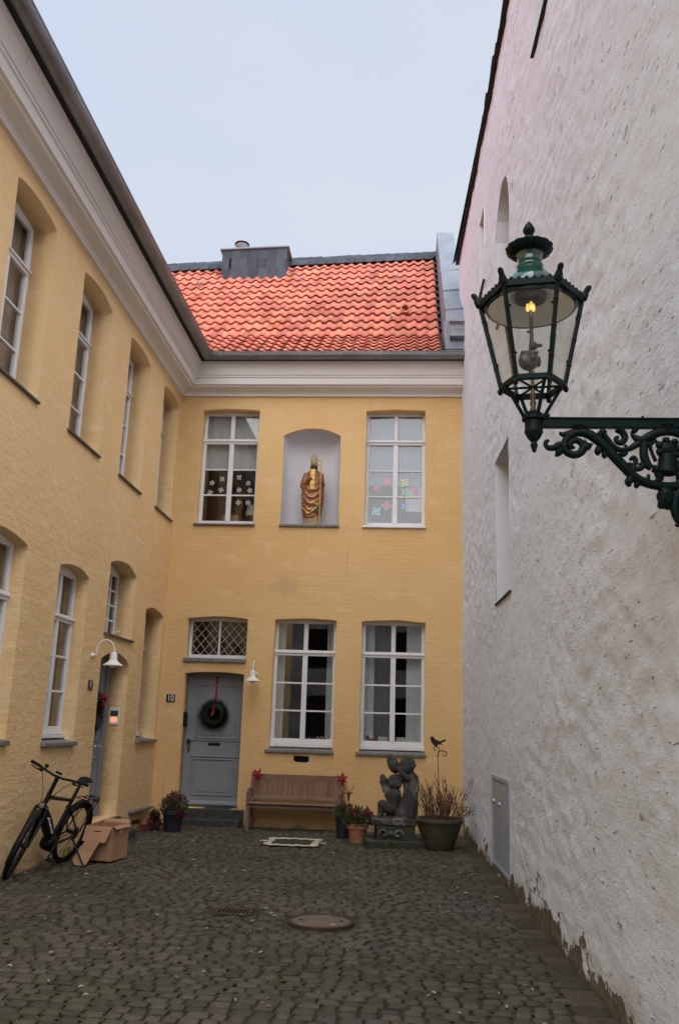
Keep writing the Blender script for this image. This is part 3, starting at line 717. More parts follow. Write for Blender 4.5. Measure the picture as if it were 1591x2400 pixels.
# stretch of wall behind the viewer's left, and the house across the lane (seen only mirrored in the panes)
OH = root('lane_house', (2,-27,0), 'pale house across the lane, mirrored dimly in the ground floor panes', 'house')
b = MB(); hl = []
for k in range(5):
    hl.append([(-9+4.2*k,1.0),(-7.9+4.2*k,1.0),(-7.9+4.2*k,2.9),(-9+4.2*k,2.9)]); hl.append([(-9+4.2*k,4.2),(-7.9+4.2*k,4.2),(-7.9+4.2*k,6.0),(-9+4.2*k,6.0)])
PF = lambda u, v, n: Vector((u, -27+n, v))
slab('wall', [(-12,-.05),(14,-.05),(14,7.4),(-12,7.4)], hl, PF, -.25, 0, 'facade_far', OH)
b = MB(); b.add([(-12.3,-26.6,7.35),(14.3,-26.6,7.35),(14.3,-31,10.8),(-12.3,-31,10.8)], [(0,1,2,3)]); obj('roof', b, 'slate', OH)
for h_ in hl:
    b = MB(); b.prism(h_, PF, -.24, -.22); obj('window', b, 'black_gloss', OH)
# ================================================================ windows and doors
def window(parent, P, u0, u1, v0, v1, rise, n, light_h=.53, rows=3, sill='lead_sill', sill_out=.05, board=False, sill_w=.03, cols_top=True, name_label=None):
    """casement window with fan light: frame, transom, mullion; panes, glazing bars and sill as sub-parts"""
    fw = .055; b = MB(); um = (u0+u1)/2; ms = .042
    vb = v0 + (.13 if board else .05)
    ubox(b, P, u0-.012, u0+fw, v0+.01, v1+.01, n-.06, n); ubox(b, P, u1-fw, u1+.012, v0+.01, v1+.01, n-.06, n)
    ubox(b, P, u0+fw-.002, u1-fw+.002, vb-.005, vb+.06, n-.06, n-.003)
    k = 8; head = v1-.035
    pts = [(u0-.012, head), (u1+.012, head)] + [(u1+.012-(u1-u0+.024)*i/k, v1+.012+rise*(1-(2*i/k-1)**2)) for i in range(k+1)]
    b.prism(pts, P, n-.059, n-.004)
    vt = v1-light_h
    ubox(b, P, u0-.004, u1+.004, vt-.05, vt+.045, n-.06, n+.012)
    ubox(b, P, um-ms, um+ms, vb+.05, vt-.048, n-.06, n+.006); ubox(b, P, um-ms*.85, um+ms*.85, vt+.044, head+.004, n-.06, n+.003)
    w = obj('window', b, 'paint_white', parent, bevel=.005)
    if name_label: w['label'] = name_label
    b = MB(); ubox(b, P, u0-.006, u1+.006, vt-.012, vt+.022, n+.011, n+.035); obj('transom_moulding', b, 'paint_white', w, bevel=.008)
    for (a, c) in ((u0+fw, um-ms), (um+ms, u1-fw)):
        q = MB(); ubox(q, P, a-.004, c+.004, vt+.04, head+.004, n-.034, n-.028); obj('pane', q, 'pane', w)
        h0, h1 = vb+.058, vt-.05
        for r in range(rows):
            z0 = h0+(h1-h0)*r/rows; z1 = h0+(h1-h0)*(r+1)/rows
            q = MB(); ubox(q, P, a-.004, c+.004, z0-.004, z1+.004, n-.034+.001*r, n-.028+.001*r); obj('pane', q, 'pane', w)
            if r:
                q = MB(); ubox(q, P, a-.002, c+.002, z0-.013, z0+.013, n-.045, n-.008); obj('glazing_bar', q, 'paint_white', w, bevel=.003)
    if board:
        q = MB(); ubox(q, P, u0-.01, u1+.01, v0+.055, v0+.122, n-.05, n+.05); obj('weather_board', q, 'paint_white', w, bevel=.008)
        q = MB(); q.prism([(n-.06, v0+.05), (sill_out, v0+.016), (sill_out, v0-.030), (n-.06, v0-.02)], lambda a, v, t: P(t, v, a), u0-.055 if P is PB else u0-.02, u1+.02); obj('sill', q, sill, w, bevel=.005)
    else:
        q = MB(); q.prism([(n-.05, v0+.045), (n+.0, v0+.04), (sill_out, v0+.008), (sill_out, v0-sill_w), (n-.05, v0-.02)], lambda a, v, t: P(t, v, a), u0-.03, u1+.015); obj('sill', q, sill, w, bevel=.004)
    return w
def drape(name, P, u0, u1, v0, v1, n, m, label, amp=.02, waves=9, seed=0, group=None):
    b = MB(); k = 48; vs = []; rows = 6
    for j in range(rows+1):
        for i in range(k+1):
            t = i/k; u = u0+(u1-u0)*t; v = v0+(v1-v0)*j/rows
            vs.append(P(u, v, n+amp*math.sin(t*waves*2*math.pi+seed+.7*math.sin(t*7+seed))*(1-.35*j/rows)))
    b.add(vs, [(j*(k+1)+i, j*(k+1)+i+1, (j+1)*(k+1)+i+1, (j+1)*(k+1)+i) for j in range(rows) for i in range(k)])
    o = obj(name, b, m, None, sm=80); tag(o, label, 'curtain', group); return o
# left wing, upper floor
for k, (a, c) in enumerate(LW_UP):
    window(LW, PL, a, c, 4.89, 6.955, .07, -.27, sill='sill_dark', sill_out=.035, sill_w=.02)
    w_ = ['nearest upper left window, cut by the picture edge', 'second upper window of the left wing', 'third upper window of the left wing', 'upper left wing window next to the inner corner'][k]
    drape('curtain', PL, a-.05, c+.05, 4.9, 7.0, -.40, 'curtain_brown', 'brown curtain behind the '+w_, .025, 7, k, 'brown curtains in the left wing')
# left wing, ground floor
for k, (a, c, d, e, r) in enumerate(LW_GF):
    window(LW, PL, a, c, d, e, r, (-.15,-.16,-.29)[k], light_h=.55, board=True, sill_out=.05)
    w_ = ['ground floor window cut by the left picture edge', 'tall ground floor window above the bicycle', 'ground floor window in the left inner corner'][k]
    drape('curtain', PL, a-.05, c+.05, d+.1, e+.1, -.36-.06*(k == 2), 'curtain_brown', 'taupe curtain behind the '+w_, .02, 6, 3+k, 'brown curtains in the left wing')
# small many-paned window over the left door
P = PL; u0, u1, v0, v1, n = -2.93, -1.74, 2.70, 3.66, -.26
b = MB(); ubox(b, P, u0-.01, u0+.05, v0, v1+.03, n-.05, n); ubox(b, P, u1-.05, u1+.01, v0, v1+.03, n-.05, n); ubox(b, P, u0+.048, u1-.048, v0+.01, v0+.06, n-.05, n-.003)
pts = [(u0-.01, v1-.04), (u1+.01, v1-.04)] + [(u1+.01-(u1-u0+.02)*i/8, v1+.012+.10*(1-(2*i/8-1)**2)) for i in range(9)]; b.prism(pts, P, n-.05, n-.004)
w = obj('window', b, 'paint_white', LW, bevel=.005); w['label'] = 'small many-paned window above the left door'
nc, nr = 4, 4
for i in range(nc):
    for j in range(nr):
        a = u0+.05+(u1-u0-.1)*i/nc; c = u0+.05+(u1-u0-.1)*(i+1)/nc; z0 = v0+.055+(v1-v0-.095)*j/nr; z1 = v0+.055+(v1-v0-.095)*(j+1)/nr
        q = MB(); ubox(q, P, a, c, z0, z1, n-.03+.0007*(i+j), n-.026+.0007*(i+j)); obj('pane', q, 'pane', w)
for i in range(1, nc):
    a = u0+.05+(u1-u0-.1)*i/nc; q = MB(); ubox(q, P, a-.012-.01*(i == 2), a+.012+.01*(i == 2), v0+.05, v1-.03, n-.045, n-.006); obj('glazing_bar', q, 'paint_white', w)
for j in range(1, nr):
    z = v0+.055+(v1-v0-.095)*j/nr; q = MB(); ubox(q, P, u0+.045, u1-.045, z-.011, z+.011, n-.043, n-.009); obj('glazing_bar', q, 'paint_white', w)
q = MB(); q.prism([(n-.05, v0+.03), (.035, v0+.006), (.035, v0-.022), (n-.05, v0-.01)], lambda a, v, t: P(t, v, a), u0-.03, u1+.03); obj('sill', q, 'sill_dark', w)
q = MB(); q.bar(PL(u1-.12, v0+.11, n), PL(u1-.09, v0+.13, n+.11), .016, .016); obj('stay_hook', q, 'paint_white', w)
drape('curtain', PL, u0, u1, v0, v1+.1, -.45, 'curtain_brown', 'taupe curtain behind the small many-paned window over the left door', .02, 5, 9, 'brown curtains in the left wing')
# back house, upper floor
for k, (a, c) in enumerate(BH_UP):
    window(BH, PB, a, c, 4.87, 6.945, .022, -.20, light_h=.52, sill='sill_dark' if k == 0 else 'paint_white', sill_out=.045, sill_w=.025)
drape('curtain', PB, .36, 1.45, 5.92, 6.95, -.32, 'curtain_grey', 'short grey striped curtain in the upper window left of the saint', .012, 6, 1)
drape('curtain', PB, 3.25, 4.36, 5.66, 6.95, -.30, 'curtain_blue', 'short pale curtain in the upper window right of the saint', .012, 7, 2)
drape('curtain', PB, 3.98, 4.36, 5.22, 5.66, -.34, 'curtain_grey', 'small grey blind panel low in the upper window right of the saint', .006, 3, 2)
# back house, ground floor
for k, (a, c) in enumerate(BH_GF):
    window(BH, PB, a, c, 1.17, 3.262, .032, -.19, light_h=.52, board=True)
drape('curtain', PB, 3.28, 3.50, 1.25, 3.25, -.36, 'curtain_grey', 'grey curtain at the left of the right ground floor window', .015, 2.5, 4)
drape('curtain', PB, 4.03, 4.40, 1.25, 3.25, -.33, 'curtain_white', 'smooth white curtain at the right of the right ground floor window', .006, 2, 4)
drape('curtain', PB, 1.83, 2.00, 1.25, 3.25, -.36, 'curtain_grey', 'narrow grey curtain at the left of the middle ground floor window', .012, 2, 4)
drape('curtain', PB, 2.70, 2.92, 1.25, 3.25, -.40, 'curtain_grey', 'narrow grey curtain at the right of the middle ground floor window', .012, 2, 6)
drape('curtain', PB, 3.50, 3.80, 1.25, 3.25, -.55, 'curtain_dark', 'dark blue curtain deep inside the right ground floor window', .03, 3, 8)
# leaded fan light above door ten
P = PB; u0, u1, v0, v1, n = .38, 1.40, 2.60, 3.265, -.22; um = (u0+u1)/2
b = MB(); ubox(b, P, u0-.01, u0+.045, v0, v1+.02, n-.05, n); ubox(b, P, u1-.045, u1+.01, v0, v1+.02, n-.05, n); ubox(b, P, u0+.043, u1-.043, v0+.0, v0+.075, n-.05, n-.003); ubox(b, P, um-.016, um+.016, v0+.073, v1-.02, n-.05, n-.002)
pts = [(u0-.01, v1-.045), (um, v1-.02), (u1+.01, v1-.045)] + [(u1+.01-(u1-u0+.02)*i/8, v1+.012+.03*(1-(2*i/8-1)**2)) for i in range(9)]; b.prism(pts, P, n-.05, n-.004)
w = obj('window', b, 'paint_white', BH, bevel=.004); w['label'] = 'low fan light with leaded diamond panes above the grey door'
for (a, c) in ((u0+.043, um-.015), (um+.015, u1-.043)):
    q = MB(); ubox(q, P, a, c, v0+.07, v1-.02, n-.03, n-.026); obj('pane', q, 'pane', w)
    q = MB(); H = v1-.03-(v0+.075); W_ = c-a
    nd = 5
    for s in range(-nd, nd*2):
        for sg in (1, -1):
            # diagonal leads clipped to the light
            x0 = a+W_*s/3.0; pts = []
            for t in range(0, 41):
                tt = t/40; x = x0+tt*W_*1.05 if sg == 1 else x0+W_-tt*W_*1.05
                z = v0+.075+H*tt
                if a <= x <= c: pts.append((x, z))
            if len(pts) > 1: q.bar(P(*pts[0], n-.022), P(*pts[-1], n-.022), .006, .006, (0,1,0))
    obj('lead_lattice', q, 'curtain_grey', w)
q = MB(); q.prism([(n-.05, v0+.02), (.055, v0+.0), (.055, v0-.06), (n-.05, v0-.03)], lambda a, v, t: P(t, v, a), u0-.02, u1+.005); obj('sill', q, 'lead_sill', w, bevel=.005)
# ---------------------------------------------------------------- doors
def door_panels(parent, P, u0, u1, n, specs):
    for (a, c, z0, z1, chamfer) in specs:
        q = MB()
        for (x0, x1, y0, y1) in ((a, c, z1-.025, z1), (a, c, z0, z0+.025), (a, a+.025, z0+.024, z1-.024), (c-.025, c, z0+.024, z1-.024)):
            ubox(q, P, x0, x1, y0, y1, n-.004, n+.018)
        obj('panel_moulding', q, 'door_grey', parent, bevel=.007, seg=2)
        i = .055; h = .05
        pl = [(a+i+h, z0+i), (c-i-h, z0+i), (c-i-h+.012, z0+i+.03), (c-i, z0+i+h), (c-i, z1-i-h), (c-i-.03, z1-i-h+.012), (c-i-h, z1-i), (a+i+h, z1-i), (a+i+h-.012, z1-i-.03), (a+i, z1-i-h), (a+i, z0+i+h), (a+i+.03, z0+i+h-.012)]
        q = MB(); q.prism(pl, P, n-.002, n+.009); obj('raised_panel', q, 'door_grey', parent, bevel=.006, seg=2)
n = -.30; P = PB
b = MB(); ubox(b, P, .36, 1.42, .20, 2.42, n-.05, n); dr = obj('door', b, 'door_grey', BH); dr['label'] = 'grey panelled front door with wreath'
door_panels(dr, P, .4, 1.38, n, [(.56,1.25,1.31,2.19,1), (.55,1.24,.42,1.0,1)])
q = MB(); q.prism([(n-.002,.27),(n+.04,.27),(n+.045,.30),(n+.018,.335),(n-.002,.345)], lambda a, v, t: P(t, v, a), .52, 1.34); obj('weather_board', q, 'door_grey', dr, bevel=.004)
q = MB(); ubox(q, P, .50,1.30,1.275,1.30,n-.002,n+.02); ubox(q, P, .50,1.30,1.02,1.045,n-.002,n+.02); obj('rail_moulding', q, 'door_grey', dr, bevel=.006)
q = MB(); ubox(q, P, .795,.99,1.205,1.25,n-.002,n+.012); obj('letter_slot', q, 'black', dr, bevel=.004)
q = MB(); ubox(q, P, .455,.495,1.08,1.235,n-.002,n+.012); obj('lock_plate', q, 'brass_old', dr, bevel=.008)
Mk = Matrix(((1,0,0),(0,0,-1),(0,1,0)))
q = MB(); q.lathe([(.022,0),(.014,.012),(.013,.03),(.030,.042),(.037,.058),(.03,.073),(.012,.08),(0,.081)], P(.478,1.262,n), 16, M=Mk); obj('door_knob', q, 'black_gloss', dr, sm=50)
q = MB(); ubox(q, P, .43,.52,1.245,1.28,n-.002,n+.004); q.lathe([(.012,0),(.012,.02),(0,.022)], P(.475,1.19,n+.01), 10, M=Mk); obj('lock_cylinder', q, 'silver', dr)
b = MB(); b.box(.40,1.50,-.03,.35,-.02,.245); st = obj('door_step', b, 'step_stone', BH, bevel=.015, seg=2)
b = MB(); b.box(.36,1.47,-.22,-.032,-.02,.10); obj('door_step', b, 'step_stone', BH, bevel=.012, seg=2)
# left door
n = -.31; P = PL
b = MB(); ubox(b, P, -3.0, -1.70, .24, 2.60, n-.05, n); dl = obj('door', b, 'door_grey', LW); dl['label'] = 'grey panelled door deep in the left wing, seen edge-on'
door_panels(dl, P, -2.9, -1.8, n, [(-2.72,-2.0,1.32,2.2,1), (-2.72,-2.0,.45,1.02,1)])
q = MB(); ubox(q, P, -2.96,-2.88,.26,2.5,n-.002,n+.045); ubox(q, P, -1.83,-1.75,.26,2.5,n-.002,n+.045); obj('door_frame', q, 'door_grey', dl, bevel=.005)
q = MB(); ubox(q, P, -2.78,-1.9,1.27,1.295,n-.002,n+.022); ubox(q, P, -2.78,-1.9,1.035,1.06,n-.002,n+.022); ubox(q, P, -2.85,-1.85,.28,.35,n-.002,n+.04); obj('rail_moulding', q, 'door_grey', dl, bevel=.005)
Mkl = Matrix(((0,0,1),(0,1,0),(-1,0,0)))
q = MB(); q.lathe([(.022,0),(.014,.012),(.013,.03),(.028,.042),(.034,.056),(.012,.075),(0,.076)], P(-1.98,1.20,n), 14, M=Mkl); obj('door_knob', q, 'silver', dl, sm=50)
b = MB(); b.box(-.33,.05,-2.95,-1.66,-.02,.26); obj('door_step', b, 'step_stone', LW, bevel=.012, seg=2)
b = MB(); b.box(.052,.30,-3.0,-1.75,-.02,.115); obj('door_step', b, 'step_stone', LW, bevel=.012, seg=2)
# cellar hatch with sloping hood next to the left door
b = MB(); b.prism([(-1.18,.285),(-.14,.272),(-.14,.235),(-1.18,.245)], PL, -.02, .085); hd = obj('cellar_hood', b, 'lead_sill', LW, bevel=.006)
b = MB(); b.prism([(-1.04,.0),(-.40,.0),(-.40,.14),(-1.04,.14)], PL, -.28, -.22); obj('cellar_opening', b, 'black_matte', LW)
# ================================================================ setts, kerb, covers
def sett_mesh(seed):
    r = random.Random(seed); b = MB(); j = lambda a: r.uniform(-a, a)
    q = [(-.5,-.5),(.5,-.5),(.5,.5),(-.5,.5)]
    lo = [(x*1.0+j(.04), y*1.0+j(.04), -.35) for x, y in q]
    mi = [(x+(.5*x)*0+j(.05), y+j(.05), -.02) for x, y in q]
    mi = [(x*.98, y*.98, .05+j(.05)) for x, y, z in mi]
    tp = [(x*.74+j(.03), y*.74+j(.03), .17+j(.03)) for x, y, z in mi]
    c = (j(.06), j(.06), .215)
    b.add(lo+mi+tp+[c], [(k, (k+1) % 4, 4+(k+1) % 4, 4+k) for k in range(4)]+[(4+k, 4+(k+1) % 4, 8+(k+1) % 4, 8+k) for k in range(4)]+[(8+k, 8+(k+1) % 4, 12) for k in range(4)])
    me = b.mesh('sett')
    for p in me.polygons: p.use_smooth = p.index >= 4
    me.materials.append(MATS['cobble']); return me
SM = [sett_mesh(50+k) for k in range(10)]
def project(p):
    d = p-CAM; z = d.dot(_f)
    if z < .1: return (-9, -9, z)
    return (.5+2045.03*d.dot(_r)/z/1591, .5-2045.03*d.dot(_u)/z/2400, z)
MH = Vector((3.326,-6.585,0)); MHR = .275
DR = (2.39,2.71,-6.46,-6.20)
setts = []
row = 0; y = -14.6
while y < -.10:
    pitch = .108
    amp = .0 if y < -8.6 else min(1, (y+8.6)/1.6)
    x = -.02-rnd.random()*.1
    while x < 5.3:
        w = rnd.uniform(.088,.142); cx = x+w/2; x += w+.006
        # segmental arcs, about 1.45 m wide, fading into plain courses near the viewer
        t = ((cx+.35) % 1.45)/1.45*2-1
        yy = y - .26*amp*t*t + .02*math.sin(cx*1.7+y) + (1-amp)*.07*math.sin(cx*.8+.6)
        ang = -.26*amp*2*t/(1.45/2)*.9 if amp > 0 else .05*math.cos(cx*.8)
        ang = math.atan(ang)
        if cx > WX(yy)-.20-.07*noise.noise(Vector((0, yy*2.2, 0))) or cx < .03 or yy > -.03: continue
        if (Vector((cx, yy, 0))-MH).length < MHR+.085: continue
        if DR[0]-.075 < cx < DR[1]+.075 and DR[2]-.075 < yy < DR[3]+.075: continue
        if cx < .35 and -3.05 < yy < -1.7: continue
        if .36 < cx < 1.5 and yy > -.25: continue
        setts.append((cx, yy, w, pitch*math.cos(ang)*.93, ang))
    y += pitch
def sett_M(s):
    cx, yy, w, h, a = s
    z = .006*noise.noise(Vector((cx*.9, yy*.9, 0)))+rnd.uniform(-.004,.004)
    return Matrix.Translation((cx, yy, z-.005)) @ Matrix.Rotation(a+rnd.uniform(-.05,.05), 4, 'Z') @ Matrix.Rotation(rnd.uniform(-.05,.05), 4, 'X') @ Matrix.Rotation(rnd.uniform(-.05,.05), 4, 'Y') @ Matrix.Diagonal((w*.93, h*.93*rnd.uniform(.88,1.03), .085, 1))
def vis(s):
    u, v, z = project(Vector((s[0], s[1], 0)))
    return z if (0 < u < 1 and 0 < v < 1) else 99+z
setts.sort(key=vis)
print('setts', len(setts))
rest = MB(); tones = []
for k, s in enumerate(setts):
    me = SM[rnd.randrange(10)]; M = sett_M(s)
    if k < 300:
        o = bpy.data.objects.new('sett', me); COL.objects.link(o); o.parent = paving; o.matrix_local = M
    else:
        rest.add([M @ v.co for v in me.vertices], [tuple(p.vertices) for p in me.polygons]); tones += [rnd.random()]*len(me.vertices)
me = rest.mesh('sett_field'); at = me.attributes.new('tone', 'FLOAT', 'POINT'); at.data.foreach_set('value', tones)
for p in me.polygons: p.use_smooth = True
smooth(me, 55); o = link('sett_field', me, 'cobble', paving); o['kind'] = 'stuff'
# worn brown edging stones, half buried, along the white wall
y = -.2
while y > -12.6:
    ln = rnd.uniform(.16,.40); l0 = y-.008; l1 = y-ln+.008; x0 = .215+rnd.uniform(-.03,.02)
    q = [(WX(l0)-x0, l0), (WX(l0)+.02, l0), (WX(l1)+.02, l1), (WX(l1)-x0+rnd.uniform(-.02,.02), l1)]
    b = MB(); b.prism(q, lambda u, v, n: Vector((u, v, n)), -.03, .004+rnd.uniform(-.003,.008)); obj('edging_stone', b, 'kerb_stone', paving, bevel=.010, seg=2)
    y -= ln
# moss and grit in the joints, dead leaves
b = MB()
for k in range(7000):
    cx, yy, w, h, a = setts[min(len(setts)-1, int(rnd.random()**1.3*len(setts)))]
    m_ = noise.noise(Vector((cx*.8+3, yy*.8, 2.2)))
    if m_ < -.12: continue
    sx = rnd.choice((-1,1)); p = Vector((cx+sx*w*.5*rnd.uniform(.85,1.1), yy+h*.5*rnd.uniform(-1,1), .0)) if rnd.random() < .6 else Vector((cx+w*.5*rnd.uniform(-1,1), yy+rnd.choice((-1,1))*h*.52, 0))
    r = rnd.uniform(.007,.022); n_ = 5
    vs = [p+Vector((r*math.cos(2*math.pi*i/n_+k)*rnd.uniform(.7,1.3), r*math.sin(2*math.pi*i/n_+k)*rnd.uniform(.7,1.3), .002)) for i in range(n_)]+[p+Vector((0,0,rnd.uniform(.008,.013)))]
    b.add(vs, [(i, (i+1) % n_, n_) for i in range(n_)])
o = obj('moss', b, 'moss', None, sm=80); tag(o, 'green moss growing in the joints between the setts', 'moss', kind='stuff')
b = MB()
for k in range(170):
    x = rnd.uniform(.1,5.0); y = -9+rnd.random()**1.3*8.5; r = rnd.uniform(.006,.02); a = rnd.random()*7
    vs = [Vector((x+r*1.6*math.cos(a), y+r*1.6*math.sin(a), .021)), Vector((x-r*.5*math.sin(a), y+r*.5*math.cos(a), .024)), Vector((x-r*1.6*math.cos(a), y-r*1.6*math.sin(a), .022)), Vector((x+r*.5*math.sin(a), y-r*.5*math.cos(a), .028))]
    b.add(vs+[v+Vector((0,0,-.004)) for v in vs], [(0,1,2,3),(7,6,5,4),(0,4,5,1),(1,5,6,2),(2,6,7,3),(3,7,4,0)])
o = obj('litter', b, 'litter', None); tag(o, 'pale crumbs and dead leaf bits scattered over the setts', 'litter', kind='stuff')
# manhole
b = MB(); b.lathe([(.275,-.02),(.275,.018),(.27,.022),(.245,.022),(.243,.012)], (*MH.xy, 0), 48, cap=False)
mh = obj('manhole_cover', b, 'iron_rust', None, sm=40); tag(mh, 'round concrete-filled manhole cover with rusty rim in the paving', 'manhole cover')
b = MB(); b.lathe([(.243,.0),(.243,.016),(.236,.019),(.0,.020)], (*MH.xy, 0), 48); c_ = obj('concrete_fill', b, 'concrete', mh, sm=40)
for k in range(2):
    b = MB(); b.lathe([(.016,0),(.016,.004),(.009,.004),(.009,0)], (MH.x+(-.17,.17)[k], MH.y, .019), 12, cap=False); obj('lifting_hole', b, 'black', mh)
# drain
b = MB(); x0, x1, y0, y1 = DR
for (a, c, d, e) in ((x0,x1,y0,y0+.03),(x0,x1,y1-.03,y1),(x0,x0+.03,y0+.03,y1-.03),(x1-.03,x1,y0+.03,y1-.03)): b.box(a,c,d,e,-.03,.014)
dg_ = obj('drain_grate', b, 'iron_rust', None, bevel=.004); tag(dg_, 'small rusty rectangular drain sunk in the paving left of the manhole', 'drain')
for k in range(7):
    b = MB(); b.box(x0+.045+k*.036,x0+.06+k*.036,y0+.025,y1-.025,-.02,.009); obj('bar', b, 'iron_rust', dg_)
b = MB(); b.box(x0+.02,x1-.02,y0+.02,y1-.02,-.03,-.018); obj('pit', b, 'black_matte', dg_)
# doormat with cream scroll border
MC = Vector((2.515,-1.87,.024)); mw, mhh = .39, .36
b = MB(); b.box(MC.x-mw,MC.x+mw,MC.y-mhh,MC.y+mhh,.018,.028); dm = obj('doormat', b, 'mat_dark', None, bevel=.004); tag(dm, 'dark doormat with cream scrolled border lying before the bench', 'doormat')
def yarn(pts, r=.011):
    b = MB(); b.tube(pts, [r*rnd.uniform(.6,1.35) for _ in pts], 6, sq=.6); return b
mt = lambda x, y: Vector((MC.x+x, MC.y+y, .034))
for sgn in (1, -1):
    b = yarn([mt(-mw*.8+mw*1.6*i/30, sgn*(mhh*.92+.022*math.sin(i*.9+sgn)+.03*math.exp(-((i-15)/2.5)**2))) for i in range(31)]); obj('border', b, 'cream_yarn', dm, sm=60)
    b = yarn([mt(sgn*(mw*.80+.05*math.sin(i*1.1)), -mhh*.8+mhh*1.6*i/16) for i in range(17)]); obj('border', b, 'cream_yarn', dm, sm=60)
    b = yarn([mt(sgn*(mw*.88+.26*mw*i/8), .02*math.sin(i*1.3)) for i in range(9)], .009); obj('border', b, 'cream_yarn', dm, sm=60)
    for s2 in (1, -1):
        b = yarn([mt(sgn*mw*.80+.055*math.cos(i*.55)*(1-.03*i), s2*mhh*.78+.075*math.sin(i*.55)*(1-.03*i)) for i in range(14)], .010); obj('border', b, 'cream_yarn', dm, sm=60)
# ================================================================ gas lantern on its wall bracket
LX, LY = 4.583, -10.4
LT = root('gas_lantern', (LX, LY, 3.03), 'dark green six-sided gas lantern burning on an ornate iron bracket of the white wall', 'street lamp')
ROT = R(-8)
def hexc(r, z, k, off=0): a = math.pi/3*k+ROT+off; return Vector((LX+r*math.cos(a), LY+r*math.sin(a), z))
R0, Z0, R1, Z1 = .150, 3.205, .246, 3.648; ZC = 3.680
for k in range(6):
    b = MB(); b.tube([hexc(R0, Z0, k), hexc(R1, Z1, k)], .0130, 6, sq=.8); c = obj('corner_bar', b, 'iron_green', LT, sm=50)
    b = MB()
    for t in (.22,.52,.80):
        p = hexc(R0+(R1-R0)*t, Z0+(Z1-Z0)*t, k); b.ball(p, .0135, seg=8, rings=6)
    obj('rivets', b, 'iron_green', c, sm=60)
    b = MB(); b.bar(hexc(R0, Z0, k), hexc(R0, Z0, k+1), .022, .028); obj('bottom_rail', b, 'iron_green', LT, bevel=.003)
    b = MB(); b.bar(hexc(R1, Z1, k), hexc(R1, Z1, k+1), .022, .036); rl = obj('top_rail', b, 'iron_green', LT, bevel=.003)
    b = MB(); m = 7
    for i in range(1, m):
        p = hexc(R1+.004, Z1+.018, k).lerp(hexc(R1+.004, Z1+.018, k+1), i/m); b.ball(p, (.010,.010,.013), seg=8, rings=6)
    obj('cresting', b, 'iron_green', rl, sm=60)
    # glass pane with clips
    a0, a1 = hexc(R0-.003, Z0+.012, k), hexc(R0-.003, Z0+.012, k+1); b0, b1 = hexc(R1-.003, Z1-.012, k), hexc(R1-.003, Z1-.012, k+1)
    nrm = (a1-a0).cross(b0-a0).normalized()*.003
    b = MB(); b.add([a0,a1,b1,b0,a0-nrm,a1-nrm,b1-nrm,b0-nrm], [(0,1,2,3),(7,6,5,4),(0,4,5,1),(1,5,6,2),(2,6,7,3),(3,7,4,0)]); obj('pane', b, 'lantern_glass', LT)
    b = MB()
    for t in (.25,.78):
        for s in (.06,.94):
            p = (a0.lerp(b0, t)).lerp(a1.lerp(b1, t), s); b.ball(p, .007, seg=6, rings=5)
    obj('pane_clips', b, 'iron_green', LT, sm=60)
    # corner finials
    p = hexc(R1, Z1, k); d = (hexc(1, 0, k)-Vector((LX, LY, 0))); d.z = 0; d.normalize()
    b = MB(); b.tube([p+Vector((0,0,.0)), p+d*.013+Vector((0,0,.024)), p+d*.020+Vector((0,0,.04)), p+d*.030+Vector((0,0,.056)), p+d*.040+Vector((0,0,.064))], [.022,.019,.013,.015,.008], 8); b.ball(p+d*.024+Vector((0,0,.046)), .015, seg=8, rings=6); obj('corner_finial', b, 'iron_green', LT, sm=50)
    b = MB(); b.ball(hexc(R0+.004, Z0-.02, k), (.013,.013,.018), seg=8, rings=6); obj('drop', b, 'iron_green', LT, sm=60)
# sloping roof panes, enamel reflector, chimney
b = MB(); b.add([hexc(R1-.004, Z1+.012, k) for k in range(6)]+[hexc(.118, Z1+.072, k) for k in range(6)], [(k, (k+1) % 6, 6+(k+1) % 6, 6+k) for k in range(6)]); obj('roof', b, 'iron_green', LT)
b = MB(); b.lathe([(.208,Z1-.035),(.212,Z1-.030),(.19,Z1+.0),(.14,Z1+.03),(.075,Z1+.045),(.075,Z1+.040),(.14,Z1+.024),(.188,Z1-.006),(.206,Z1-.034)], (LX,LY,0), 36, cap=False); obj('reflector', b, 'enamel_white', LT, sm=50)
b = MB(); b.lathe([(.208,Z1-.036),(.218,Z1-.036),(.218,Z1-.022),(.208,Z1-.022)], (LX,LY,0), 36, cap=False); obj('reflector_rim', b, 'iron_green', LT, sm=30)
b = MB(); b.lathe([(.074,Z1+.05),(.077,Z1+.012),(.070,Z1+.008),(.066,Z1+.05)], (LX,LY,0), 28, cap=False); obj('flue', b, 'gadget', LT, sm=50)
b = MB(); b.lathe([(.150,ZC+.0),(.146,ZC+.03),(.132,ZC+.062),(.108,ZC+.092),(.084,ZC+.122),(.066,ZC+.140),(.062,ZC+.148),(.066,ZC+.153),(.066,ZC+.165),(.061,ZC+.170),(.061,ZC+.215),(.066,ZC+.222),(.071,ZC+.232)], (LX,LY,0), 36, cap=False); obj('chimney', b, 'lamp_green', LT, sm=50)
b = MB(); b.lathe([(.068,ZC+.225),(.088,ZC+.230),(.104,ZC+.243),(.111,ZC+.262),(.104,ZC+.270),(.075,ZC+.268),(.030,ZC+.286),(.016,ZC+.300),(0,ZC+.302)], (LX,LY,0), 60, wob=lambda a, z: 1+(.075*abs(math.cos(a*7)) if z > ZC+.228 and z < ZC+.272 else 0)); obj('cowl', b, 'iron_green', LT, sm=40)
